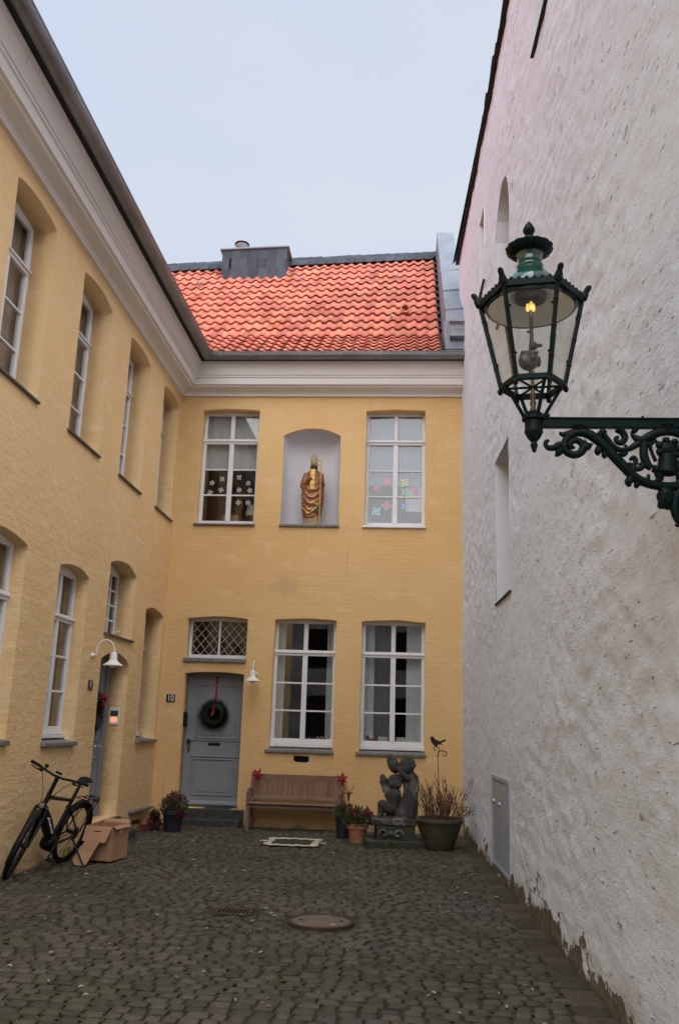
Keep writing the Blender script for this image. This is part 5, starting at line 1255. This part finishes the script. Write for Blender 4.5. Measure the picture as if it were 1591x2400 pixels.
kf = BM.inverted() @ Vector((.545,-4.46,.006))
b = MB(); b.tube([Vector((.06,.06,.30)), Vector((.06,.06,.30)).lerp(kf, .5), kf], [.011,.010,.009], 8); b.ball(kf, .013, seg=8, rings=6); obj('kickstand', b, 'black', BK, True, sm=50)
b = MB(); b.tube([BB+Vector((.01,.075,0)), BB+Vector((.10,.085,-.135))], [.013,.010], 8); b.tube([BB+Vector((.01,-.075,0)), BB+Vector((-.08,-.085,.135))], [.013,.010], 8); b.tube([BB+Vector((.01,-.066,0)), BB+Vector((.01,-.062,0))], .085, 24); ck = obj('crank', b, 'black', BK, True, sm=40)
for (p, s) in ((BB+Vector((.10,.085,-.135)), 1), (BB+Vector((-.08,-.085,.135)), -1)):
    b = MB(); b.box(p.x-.045,p.x+.045,min(p.y,p.y+s*.09),max(p.y,p.y+s*.09),p.z-.012,p.z+.012); obj('pedal', b, 'rubber', ck, True, bevel=.005)
b = MB()
for (z, s) in ((.06,-1),(.05,1)): b.tube([BB+Vector((0,-.062,s*.08)), Vector((0,-.05,RW+s*.035))], .005, 5)
obj('chain', b, 'spoke', BK, True)
b = MB(); b.prism([(-.025,-.06),(.02,-.05),(.03,.05),(-.01,.06)], lambda u, v, n: Vector((.04+u, .03+n, .165+v)), .0, .006); obj('reflector', b, 'lime', BK, True)
# ================================================================ cardboard box
CM = Matrix.Translation((.60,-3.92,.03)) @ Matrix.Rotation(R(-9), 4, 'Z')
CB = root('cardboard_box', None, 'open brown cardboard box with flaps hanging out beside the bicycle', 'box', M=CM)
w, d, h, t = .165, .20, .37, .004
b = MB(); b.box(-w,w,-d,d,0,t); obj('bottom', b, 'cardboard_in', CB, True)
for (x0, x1, y0, y1) in ((-w,w,-d,-d+t),(-w,w,d-t,d),(-w,-w+t,-d+t,d-t),(w-t,w,-d+t,d-t)):
    b = MB(); b.box(x0,x1,y0,y1,t*.5,h); obj('side', b, 'cardboard', CB, True)
FP = lambda pts, th=.004: pts
def flap(name, quad, m='cardboard', th=.004):
    q = [Vector(p) for p in quad]; n = (q[1]-q[0]).cross(q[2]-q[0]).normalized()*th; b = MB(); k = len(q)
    b.add(q+[p-n for p in q], [tuple(range(k)), tuple(range(2*k-1, k-1, -1))]+[(i, (i+1) % k, k+(i+1) % k, k+i) for i in range(k)]); return obj(name, b, m, CB, True)
ff = flap('front_flap', [(-w,-d-.003,h),(w,-d-.003,h),(w-.03,-d-.10,h-.155),(w-.05,-d-.105,h-.165),(-w+.01,-d-.095,h-.155)])
fp = MB(); fp.prism([(-.045,-.011),(.045,-.011),(.045,.011),(-.045,.011)], lambda u, v, n: Vector((u, -d-.038+v*-.5+n*-.8, h-.055+v*.85-n*.4)), .0, .006); obj('handle_hole', fp, 'black_matte', ff, True, bevel=.004)
flap('inner_flap', [(-.11,-d-.085,h-.135),(.075,-d-.100,h-.145),(.045,-d-.19,.11),(-.14,-d-.175,.12)], 'cardboard_in')
flap('inner_flap', [(-.14,-d-.175,.122),(.045,-d-.19,.112),(.02,-d-.275,.0),(-.02,-d-.30,-.02),(-.11,-d-.29,-.012),(-.165,-d-.25,.03)])
flap('back_flap', [(w,d+.003,h),(-w,d+.003,h),(-w+.02,d+.05,h+.035),(w-.02,d+.05,h+.035)])
flap('side_flap', [(w+.002,-d,h),(w+.002,d,h),(w+.035,d-.02,h-.03),(w+.035,-d+.02,h-.03)])
b = MB(); b.box(w-.003,w+.0035,-.03,.03,h-.09,h+.001); b.box(.02,.07,-d-.005,-d-.0005,h-.05,h+.0); obj('tape', b, 'tape', CB, True)
# ================================================================ bench
BN = root('bench', (2.35,-.3,0), 'weathered brown wooden bench against the yellow wall', 'bench')
x0, x1 = 1.605, 3.085
def plank(name, a, b_, w, h, up=(0,0,1)): b = MB(); b.bar(a, b_, w, h, up); return obj(name, b, 'wood_bench', BN, bevel=.005)
for x in (x0+.035, x1-.035):
    plank('leg', (x,-.50,-.005), (x,-.50,.56), .055, .055, (0,1,0)); plank('leg', (x,-.10,-.005), (x,-.13,.42), .055, .055, (0,1,0)); plank('back_post', (x,-.13,.40), (x,-.075,.845), .055, .05, (0,1,0))
    b = MB(); b.tube([(x,-.09,.585),(x,-.30,.592),(x,-.48,.585),(x,-.545,.575),(x,-.56,.55)], [.026,.03,.034,.032,.018], 10, sq=.6, up=(1,0,0)); obj('armrest', b, 'wood_bench', BN, sm=45)
    plank('side_rail', (x,-.12,.365), (x,-.50,.365), .035, .06)
plank('front_rail', (x0+.05,-.50,.355), (x1-.05,-.50,.355), .03, .055); plank('back_rail', (x0+.05,-.10,.355), (x1-.05,-.10,.355), .03, .055)
for k in range(5): plank('seat_slat', (x0+.01,-.515+.088*k,.398-.004*k), (x1-.01,-.515+.088*k,.398-.004*k), .076, .02)
plank('top_rail', (x0+.06,-.087,.775), (x1-.06,-.087,.775), .032, .075); plank('lower_rail', (x0+.06,-.122,.455), (x1-.06,-.122,.455), .03, .05)
for k in range(17):
    x = x0+.105+k*(x1-x0-.21)/16; plank('back_slat', (x,-.120,.475), (x,-.091,.742), .050, .014, (0,1,0))
def star(name, label, c, r, n, tilt):
    b = MB(); c = Vector(c); M = Matrix.Rotation(tilt, 3, 'Y') @ Matrix.Rotation(R(8), 3, 'Z'); vs = [c+M @ Vector((0,-.032,0)), c+M @ Vector((0,.02,0))]
    for k in range(2*n):
        a = math.pi*k/n+.3; q = r*(1 if k % 2 == 0 else .40)*rnd.uniform(.9,1.1); vs.append(c+M @ Vector((q*math.cos(a), 0, q*math.sin(a))))
    fs = []
    for k in range(2*n): fs += [(0, 2+k, 2+(k+1) % (2*n)), (1, 2+(k+1) % (2*n), 2+k)]
    b.add(vs, fs); o = obj(name, b, 'red_felt', None); tag(o, label, 'star', 'red stars on the bench'); return o
star('felt_star', 'red felt star on the left corner of the bench back', (1.715,-.155,.80), .115, 6, .2)
star('felt_star', 'red felt star on the right corner of the bench back', (3.045,-.155,.775), .115, 6, .9)
# ================================================================ pots and plants
def pot(label, c, rt, rb, h, m, name='flower_pot', rim=.02, group=None, cat='plant pot'):
    r = root(name, (c[0], c[1], 0), label, cat, group)
    b = MB(); b.lathe([(rb*.9,.0),(rb,.004),(rt*.93,h-.075*rim/.02),(rt*.95,h-.07*rim/.02),(rt+rim*.5,h-.065*rim/.02),(rt+rim*.5,h-.006),(rt+rim*.2,h),(rt-.012,h),(rt-.02,h-.04),(0,h-.045)], (c[0], c[1], .004), 32); obj('pot', b, m, r, sm=40)
    b = MB(); b.lathe([(rt-.02,h-.06),(rt-.02,h-.036),(rt*.5,h-.022),(0,h-.018)], (c[0], c[1], .004), 20); obj('soil', b, 'soil', r, sm=60)
    return r
def leaf(b, p, d, ln, wd):
    d = d.normalized(); s = d.cross(Vector((rnd.uniform(-1,1), rnd.uniform(-1,1), rnd.uniform(-.2,1))))
    if s.length < .01: return
    s.normalize(); n = s.cross(d); m = p+d*ln*.5+n*wd*.25
    b.add([p, m-s*wd*.5, p+d*ln, m+s*wd*.5], [(0,1,2),(0,2,3)])
def foliage(parent, c, rx, rz, n, m, ln=.05, wd=.022, name='leaves', updir=.5, squash=1):
    b = MB(); c = Vector(c)
    for k in range(n):
        a = rnd.random()*2*math.pi; ph = math.acos(rnd.uniform(-.2,1)); q = rnd.random()**.45
        off = Vector((rx*q*math.sin(ph)*math.cos(a), rx*squash*q*math.sin(ph)*math.sin(a), rz*q*math.cos(ph)))
        off *= 1+.30*noise.noise(off*14+c*3)
        d = off.normalized()*.8+Vector((rnd.uniform(-.6,.6), rnd.uniform(-.6,.6), rnd.uniform(-.2,.8)+updir)); leaf(b, c+off, d, ln*rnd.uniform(.7,1.3), wd*rnd.uniform(.7,1.3))
    return obj(name, b, m, parent)
def buds(parent, c, rx, rz, n, m, r=.02, name='flower_heads'):
    b = MB(); c = Vector(c)
    for k in range(n):
        a = rnd.random()*2*math.pi; q = math.sqrt(rnd.random()); h = rz*(.55+.45*rnd.random())*(1-.45*q*q)
        p = c+Vector((rx*q*math.cos(a), rx*q*math.sin(a), h))
        for i in range(16):
            t = rnd.random(); ang = rnd.random()*7; rr = r*(1-t)*.9+.003; b.ball(p+Vector((rr*math.cos(ang), rr*math.sin(ang), t*r*2.0)), r*rnd.uniform(.24,.36), seg=5, rings=4)
        b.tube([c+Vector((rx*q*.4*math.cos(a), rx*q*.4*math.sin(a), 0)), p], [.003,.003], 4)
    return obj(name, b, m, parent, sm=60)
p1 = pot('dark glazed pot with red-budded skimmia left of the grey door', (.63,-1.05), .155, .12, .31, 'pot_dark', cat='potted plant', name='potted_shrub')
foliage(p1, (.64,-1.06,.31), .20, .20, 420, 'leaf_green', .065, .022); buds(p1, (.65,-1.08,.31), .20, .235, 24, 'leaf_red', .028); foliage(p1, (.76,-1.14,.22), .11, .10, 120, 'leaf_red', .05, .02, 'trailing_leaves')
p2 = pot('small dark pot with drooping withered plant at the foot of the left wall', (.36,-1.0), .075, .06, .10, 'pot_brown', cat='potted plant', name='potted_shrub', rim=.008)
foliage(p2, (.36,-1.0,.10), .09, .17, 110, 'leaf_red', .06, .035, updir=.2); foliage(p2, (.34,-1.03,.16), .08, .10, 50, 'leaf_dark', .055, .04, 'dark_leaves'); foliage(p2, (.30,-1.10,.03), .16, .05, 60, 'leaf_red', .06, .03, 'fallen_leaves', .0)
p3 = pot('tall black pot with green and red leaves at the right end of the bench', (3.145,-1.02), .125, .10, .30, 'pot_dark', cat='potted plant', name='potted_shrub', rim=.008)
foliage(p3, (3.14,-1.02,.30), .15, .17, 300, 'leaf_green', .075, .024); buds(p3, (3.16,-1.04,.32), .11, .17, 8, 'leaf_red', .03)
p4 = pot('terracotta pot with red-budded skimmia before the cherub statue', (3.365,-1.42), .142, .108, .255, 'terracotta', cat='potted plant', name='potted_shrub')
foliage(p4, (3.37,-1.42,.25), .21, .20, 480, 'leaf_green', .07, .024); buds(p4, (3.38,-1.42,.25), .215, .245, 26, 'leaf_red', .028)
p5 = root('potted_shrub', (4.49,-1.82,0), 'large mossy stone pot with bare twiggy shrub in the right corner', 'potted plant')
b = MB(); b.lathe([(.16,0),(.175,.005),(.205,.08),(.25,.18),(.285,.28),(.305,.35),(.315,.355),(.322,.37),(.322,.405),(.312,.415),(.285,.412),(.275,.37),(0,.36)], (4.49,-1.82,.0), 40, wob=lambda a, z: 1+.012*noise.noise(Vector((math.cos(a)*2, math.sin(a)*2, z*9)))); obj('pot', b, 'pot_moss', p5, sm=50)
b = MB(); b.lathe([(.28,.36),(.27,.375),(.12,.39),(0,.395)], (4.49,-1.82,0), 24); obj('soil', b, 'soil', p5, sm=60)
b = MB()
def twig(p, d, ln, r, depth):
    pts = [Vector(p)]; rs = [r]; q = Vector(p); dd = Vector(d).normalized(); n = 5
    for i in range(n):
        dd = (dd+Vector((rnd.uniform(-.16,.16), rnd.uniform(-.16,.16), rnd.uniform(-.03,.10)))).normalized(); q = q+dd*ln/n; pts.append(q.copy()); rs.append(r*(1-.55*(i+1)/n))
    b.tube(pts, rs, 5)
    if depth:
        for k in range(rnd.randint(2,4)):
            i = rnd.randint(1, n); s = (dd+Vector((rnd.uniform(-.7,.7), rnd.uniform(-.7,.7), rnd.uniform(.0,.5)))).normalized(); twig(pts[i], s, ln*rnd.uniform(.16,.34), r*.6, depth-1)
    else:
        for i in range(2, n+1): b.ball(pts[i]+Vector((rnd.uniform(-.006,.006), rnd.uniform(-.006,.006), .004)), (.006,.006,.010), seg=5, rings=4)
for k in range(64):
    a = rnd.random()*2*math.pi; q = math.sqrt(rnd.random()); p = (4.49+.20*q*math.cos(a), -1.82+.20*q*math.sin(a), .38)
    twig(p, (.5*q*math.cos(a), .5*q*math.sin(a), 1), rnd.uniform(.26,.50), rnd.uniform(.0045,.0075), 1)
for k in range(9): twig((4.70+rnd.uniform(-.03,.06), -1.80+rnd.uniform(-.1,.1), .40), (.9, rnd.uniform(-.4,.3), rnd.uniform(.1,.9)), rnd.uniform(.14,.26), .0045, 1)
obj('twigs', b, 'twig', p5, sm=60)
# rusty deer head on a rod, bird on a stake
DE = root('deer_ornament', (3.20,-.98,.3), 'small rusty metal deer head with antlers beside the bench', 'ornament')
c = Vector((3.205,-.98,.585)); b = MB(); b.cap(c+Vector((0,0,.035)), c+Vector((.0,-.02,-.045)), .024, .015); b.ball(c+Vector((0,-.03,-.055)), .015, seg=8, rings=6)
for s in (-1,1): b.ball(c+Vector((s*.038,0,.045)), (.022,.008,.011), M=Matrix.Rotation(s*-.4, 3, 'Y'), seg=8, rings=6)
blob('head', b, 'rust', DE, .005, 2)
for s in (-1,1):
    b = MB(); b.tube([c+Vector((s*.012,0,.055)), c+Vector((s*.03,0,.085)), c+Vector((s*.065,0,.115)), c+Vector((s*.085,0,.165))], [.005,.005,.0045,.002], 6); b.tube([c+Vector((s*.065,0,.115)), c+Vector((s*.055,0,.15))], [.004,.002], 5); obj('antler', b, 'rust', DE, sm=60)
b = MB(); b.tube([c+Vector((0,.01,-.02)), Vector((3.19,-.98,.27))], .004, 6); obj('rod', b, 'rust_dark', DE)
BI = root('bird_stake', (4.49,-1.74,.4), 'dark metal songbird on a scrolled garden stake in the mossy pot', 'ornament')
kk = 1/929.
bp = lambda x, y, n=0: Vector((4.452+(x-1060)*kk, -1.75-n, 1.413-(y-220)*kk))
ol = [(985,205),(978,178),(990,160),(1012,158),(1030,172),(1042,192),(1075,205),(1110,215),(1150,195),(1185,185),(1172,198),(1188,212),(1150,222),(1118,240),(1148,265),(1105,252),(1080,262),(1062,285),(1040,282),(1015,255),(995,235)]
b = MB(); b.prism([(x, y) for x, y in ol], lambda u, v, n: bp(u, v, n), -.016, .016); 
bb = obj('bird', b, 'rust_dark', BI, bevel=.010, seg=2)
b = MB(); b.tube([bp(1110,1240), bp(1095,800), bp(1078,430), bp(1078,395)], [.0055,.005,.0045,.008], 7); b.ball(bp(1078,400), .011, seg=8, rings=6); obj('stake', b, 'rust_dark', BI, sm=60)
b = MB(); b.tube([bp(1078,400), bp(1085,350), bp(1110,335), bp(1150,335), bp(1185,350), bp(1192,380), bp(1170,400), bp(1145,392), bp(1142,372), bp(1158,362)], [.007,.007,.007,.007,.007,.007,.006,.006,.005,.003], 7); b.tube([bp(1085,360), bp(1100,330), bp(1085,295), bp(1055,285), bp(1028,298), bp(1028,325), bp(1055,332), bp(1065,315)], [.006,.006,.006,.006,.006,.006,.005,.003], 7); obj('scroll', b, 'rust_dark', BI, sm=60)
# ================================================================ cherubs
CH = root('cherub_statue', (3.87,-1.56,0), 'weathered dark stone pair of cherubs on a mossy plinth', 'statue')
class FatMB(MB):
    def ball(s, c, r, **k): return MB.ball(s, c, tuple(q*1.14 for q in r), **k)
    def cap(s, p, q, a, b, **k): return MB.cap(s, p, q, a*1.2, b*1.2, **k)
cc = lambda x, y, n=0: Vector((3.886+(x-500)*kk, -1.55-n, .853+(760-y)*kk))
rot = lambda a: Matrix.Rotation(R(a), 3, 'Y')
b = FatMB()
b.ball(cc(655,560,.02), (.094,.09,.098), seg=16, rings=12); b.ball(cc(505,770,.06), (.086,.085,.095), seg=16, rings=12)
b.ball(cc(640,600,.10), (.05,.03,.045), seg=10, rings=8); b.cap(cc(620,590,.115), cc(615,612,.115), .012, .014)
b.ball(cc(470,545,-.03), (.072,.028,.125), M=rot(-22), seg=16, rings=12); b.ball(cc(368,815,-.01), (.055,.026,.14), M=rot(-18), seg=16, rings=12)
b.cap(cc(655,650), cc(690,720), .05, .085); b.cap(cc(690,720), cc(705,880), .090, .085); b.cap(cc(705,880), cc(690,1010), .085, .105); b.cap(cc(690,1010), cc(660,1200,.02), .105, .12)
b.cap(cc(735,690,.03), cc(655,715,.10), .042, .038); b.cap(cc(655,715,.10), cc(570,640,.10), .038, .03); b.cap(cc(570,640,.10), cc(535,600,.08), .03, .034)
b.cap(cc(755,720), cc(775,850,.02), .045, .042); b.cap(cc(775,850,.02), cc(720,970,.06), .040, .034)
b.cap(cc(500,850,.05), cc(490,930,.06), .055, .085); b.cap(cc(490,930,.06), cc(470,1050,.05), .085, .082); b.ball(cc(440,1090,.06), (.105,.095,.085), seg=14, rings=10)
b.cap(cc(450,890,.07), cc(400,940,.05), .042, .035); b.cap(cc(400,940,.05), cc(390,870,.03), .032, .028)
b.cap(cc(420,1090,.08), cc(335,1050,.10), .066, .056); b.cap(cc(335,1050,.10), cc(320,1150,.09), .052, .040); b.cap(cc(320,1150,.09), cc(295,1225,.12), .040, .030); b.cap(cc(295,1225,.12), cc(250,1245,.14), .028, .020)
b.cap(cc(500,1100,.05), cc(560,1180,.10), .06, .045); b.cap(cc(560,1180,.1), cc(540,1240,.13), .042, .03)
b.ball(cc(470,1235,.02), (.26,.15,.055), seg=20, rings=10); b.ball(cc(640,1220,0), (.15,.13,.09), seg=14, rings=10); b.ball(cc(600,1100,.0), (.10,.09,.14), seg=14, rings=10)
q_ = random.Random(5)
for (hx, hy, hn, hr) in ((655,560,.02,.105),(505,770,.06,.098)):      # curls
    for k in range(46):
        a_ = q_.random()*2*math.pi; ph = math.acos(q_.uniform(-.05,1)); v = Vector((math.sin(ph)*math.cos(a_), math.sin(ph)*math.sin(a_), math.cos(ph)))
        if v.y < -.55 and v.z < .45: continue
        MB.ball(b, cc(hx, hy, hn)+v*hr, (.021,.021,.021), seg=6, rings=5)
    fc = cc(hx, hy, hn)+Vector((-.02,-hr*.93,-.012)); MB.cap(b, fc+Vector((0,0,.012)), fc+Vector((0,-.012,-.012)), .010, .014); MB.ball(b, fc+Vector((0,.0,-.045)), (.022,.014,.012), seg=8, rings=6)
    for s_ in (-1,1): MB.ball(b, fc+Vector((s_*.04,.012,-.025)), (.028,.018,.026), seg=8, rings=6)
for (wx, wy, tilt, ln) in ((470,545,-22,.125),(368,815,-18,.13)):       # feather ridges
    for k in range(4):
        o_ = rot(tilt) @ Vector((-.045+.03*k, -.035, 0)); d_ = rot(tilt) @ Vector((0,0,1)); c_ = cc(wx, wy, -.01)+o_; MB.cap(b, c_-d_*ln*.75*(1-.1*abs(k-1.5)), c_+d_*ln*.55, .012, .016)
blob('figures', b, 'stone_dark', CH, .0075, 1)
def rough_box(name, x0, x1, y0, y1, z0, z1, m, rz=0, seed=0, j=.012):
    b = MB(); n = 7; vs = []; cx, cy = (x0+x1)/2, (y0+y1)/2; M = Matrix.Rotation(rz, 3, 'Z'); t = bmesh.new(); bmesh.ops.create_cube(t, size=1); bmesh.ops.subdivide_edges(t, edges=t.edges, cuts=5, use_grid_fill=True)
    for v in t.verts:
        p = Vector((v.co.x*(x1-x0), v.co.y*(y1-y0), v.co.z*(z1-z0))); p += j*Vector((noise.noise(p*7+Vector((seed,0,0))), noise.noise(p*7+Vector((0,seed,3))), .6*noise.noise(p*7+Vector((5,0,seed))))); v.co = M @ p+Vector((cx, cy, (z0+z1)/2))
    me = bpy.data.meshes.new(name); t.to_mesh(me); t.free(); smooth(me, 50); o = link(name, me, m, CH); bv = o.modifiers.new('b','BEVEL'); bv.width = .012; bv.segments = 2; bv.limit_method = 'ANGLE'; bv.angle_limit = R(50); return o
rough_box('upper_slab', 3.555,4.165,-1.80,-1.30,.285,.365, 'stone_dark', .12, 1)
rough_box('plinth', 3.62,4.14,-1.78,-1.32,.085,.292, 'stone_moss', .12, 2)
rough_box('lower_slab', 3.47,4.27,-1.92,-1.20,-.01,.095, 'stone_moss', .18, 3, .02)
b = MB()
for s in (-1,1):
    c = Vector((3.84+s*.10,-1.83,.18)); b.tube([c+Vector((s*.06*math.cos(i*.5)*(1-.06*i), 0, .06*math.sin(i*.5)*(1-.06*i))) for i in range(12)], .016, 7)
b.ball((3.84,-1.84,.19), (.035,.02,.03), seg=10, rings=8); obj('carved_scrolls', b, 'stone_grey', CH, sm=60)
b = MB()
for k in range(90):
    p = Vector((rnd.uniform(3.5,4.2), -1.95+rnd.uniform(-.08,.1), .03)); leaf(b, p, Vector((rnd.uniform(-.6,.6), rnd.uniform(-.8,.1), 1)), rnd.uniform(.04,.12), .009)
o = obj('ground_plants', b, 'leaf_green', None); tag(o, 'low green weeds at the foot of the cherub plinth', 'weeds', kind='stuff')
# ================================================================ paper ornaments and things on the window boards
def snow(label, x, z, r, seed):
    q = random.Random(seed); b = MB(); n = 8; sym = q.choice((4,5,6)); vs = []
    ol = []
    for k in range(24):
        a = 2*math.pi*k/24; rr = r*(.78+.22*math.cos(a*sym+q.random()*.3)+q.uniform(-.06,.06)); ol.append((rr*math.cos(a+seed), rr*math.sin(a+seed)))
    hole = [(r*.20*math.cos(2*math.pi*k/24+seed), r*.20*math.sin(2*math.pi*k/24+seed)) for k in range(24)]; m = len(ol)
    PP = lambda u, v, n_: Vector((x+u, .246+n_, z+v))
    vs = [PP(*p, 0) for p in ol]+[PP(*p, 0) for p in hole]+[PP(*p, .002) for p in ol]+[PP(*p, .002) for p in hole]
    fs = [(i, (i+1) % m, m+(i+1) % m, m+i) for i in range(m)]+[(2*m+i, 3*m+i, 3*m+(i+1) % m, 2*m+(i+1) % m) for i in range(m)]+[(i, 2*m+i, 2*m+(i+1) % m, (i+1) % m) for i in range(m)]
    b.add(vs, fs); o = obj('paper_ornament', b, 'paper_white', None); tag(o, label, 'paper ornament', 'white paper ornaments in the upper left window')
LP_ = [(0.581,5.674,'left pane group, upper left'),(0.756,5.749,'left pane group, upper right'),(0.558,5.50,'left pane group, lower left'),(0.747,5.548,'left pane group, lower right'),(1.057,5.781,'right pane group, upper left'),(1.224,5.677,'right pane group, upper right'),(1.07,5.551,'right pane group, lower left'),(1.261,5.543,'right pane group, lower right'),(1.07,5.323,'bottom right pane, the long one'),(1.241,5.322,'bottom right pane, above the lampshade')]
for k, (x, z, w) in enumerate(LP_): snow('white paper cut-out in the upper left window, '+w, x, z, .052, k)
def fold_star(label, x, z, r, col, rot_, open_=True):
    PP = lambda u, v, n_: Vector((x+u*math.cos(rot_)-v*math.sin(rot_), .247+n_, z+u*math.sin(rot_)+v*math.cos(rot_)))
    b = MB(); ol = []
    for k in range(8):
        a = math.pi*k/4; q = r if k % 2 == 0 else r*.52; ol.append((q*math.cos(a), q*math.sin(a)))
    b.prism(ol, PP, 0, .003); o = obj('paper_star', b, 'paper_'+col, None); tag(o, label, 'paper star', 'coloured paper stars in the upper right window')
    if open_:
        for k in range(4):
            a = math.pi/2*k+.1; q = MB(); q.prism([(r*.12*math.cos(a), r*.12*math.sin(a)), (r*.40*math.cos(a-.42), r*.40*math.sin(a-.42)), (r*.62*math.cos(a), r*.62*math.sin(a)), (r*.40*math.cos(a+.42), r*.40*math.sin(a+.42))], PP, -.002, .0005); obj('cut_out', q, 'interior', o)
fold_star('pink paper star, highest in the left casement of the upper right window', 3.663,5.73,.085,'pink',.75,False)
fold_star('dark red paper star in the left casement of the upper right window', 3.481,5.607,.085,'red',.6,False)
fold_star('yellow paper star in the upper right window', 3.968,5.718,.095,'yellow',.95)
fold_star('green paper star below the yellow one in the upper right window', 3.97,5.542,.09,'green',.75)
fold_star('dull magenta paper star at the right of the upper right window', 4.153,5.584,.092,'magenta',.3,False)
fold_star('large rose paper star with dark slot in the upper right window', 3.655,5.299,.105,'rose',1.5)
fold_star('pale cyan openwork paper star low in the upper right window', 3.479,5.197,.10,'cyan',.7)
fold_star('blue paper star in the right casement of the upper right window', 3.959,5.292,.075,'blue',.8,False)
r = root('table_lamp', (1.28,.42,4.92), 'table lamp with pale shade inside the upper left window', 'lamp')
b = MB(); b.lathe([(.115,5.12),(.085,5.31),(.083,5.31),(.113,5.12)], (1.29,.42,0), 24, cap=False); obj('shade', b, 'lampshade', r, sm=50)
b = MB(); b.lathe([(.06,4.93),(.06,4.95),(.015,4.96),(.03,5.02),(.015,5.10),(.01,5.14)], (1.29,.42,0), 16); obj('foot', b, 'black', r, sm=40)
b = MB(); b.box(.29,1.5,.335,.62,4.86,4.925); o = obj('window_table', b, 'interior_floor', None, bevel=.004); tag(o, 'dark wooden board inside the upper left window', 'window board')
b = MB(); b.box(.775,1.06,.36,.40,4.926,5.13); o = obj('toy_chest', b, 'cardboard', None, bevel=.006); tag(o, 'light brown wooden box on the board of the upper left window', 'box')
for (x0, x1, z, l, nm) in ((1.80,2.92,1.285,'inner window board of the middle ground floor window','window_board'),(3.26,4.36,1.285,'inner window board of the right ground floor window','window_board')):
    b = MB(); b.box(x0,x1,.262,.42,z-.03,z+.02); o = obj(nm, b, 'paint_white', None); tag(o, l, 'window board')
for (x, l) in ((3.66,'cream card box at the left of the mullion in the right ground floor window'),(3.95,'cream card box at the right of the mullion in the right ground floor window')):
    b = MB(); b.box(x-.075,x+.075,.30,.33,1.306,1.43); o = obj('card_box', b, 'lampshade', None, bevel=.003); tag(o, l, 'box', 'cream boxes on the window board')
r = root('soft_toy', (3.45,.32,1.306), 'small red and white soft toy in the corner of the right ground floor window', 'toy')
b = MB(); b.ball((3.45,.31,1.35), (.055,.045,.045), seg=12, rings=8); b.cap((3.42,.29,1.32), (3.40,.275,1.315), .02, .018); b.cap((3.48,.29,1.32), (3.50,.275,1.315), .02, .018); blob('body', b, 'paper_red', r, .006, 2)
b = MB(); b.ball((3.475,.305,1.42), (.038,.036,.036), seg=12, rings=8); obj('head', b, 'paper_white', r, sm=70)
b = MB(); b.ball((3.41,.315,1.415), (.03,.028,.03), seg=10, rings=8); obj('hair', b, 'black_matte', r, sm=70)
r = root('striped_scarf', (2.62,.32,1.306), 'striped cloth bundle behind the middle ground floor window', 'cloth')
for k in range(6):
    b = MB(); b.tube([Vector((2.55+.03*k-.03, .32, 1.31)), Vector((2.55+.03*k, .315, 1.37+.02*math.sin(k))), Vector((2.57+.03*k, .31, 1.40)), Vector((2.60+.03*k, .31, 1.36)), Vector((2.61+.03*k,.32,1.31))], .012, 6); obj('stripe', b, 'cream_yarn' if k % 2 else 'black_matte', r, sm=60)
b = MB(); b.ball((2.46,.31,1.335), (.04,.03,.03), seg=10, rings=8); o = obj('ornament_ball', b, 'cream_yarn', None, sm=70); tag(o, 'small mottled ornament beside the striped cloth in the middle window', 'ornament')
r = root('dark_basket', (2.02,.32,1.306), 'low dark basket in the left corner of the middle ground floor window', 'basket')
b = MB(); b.lathe([(.08,1.306),(.11,1.34),(.115,1.37),(.10,1.37),(.0,1.345)], (2.03,.335,0), 20); obj('basket', b, 'black_matte', r, sm=40)
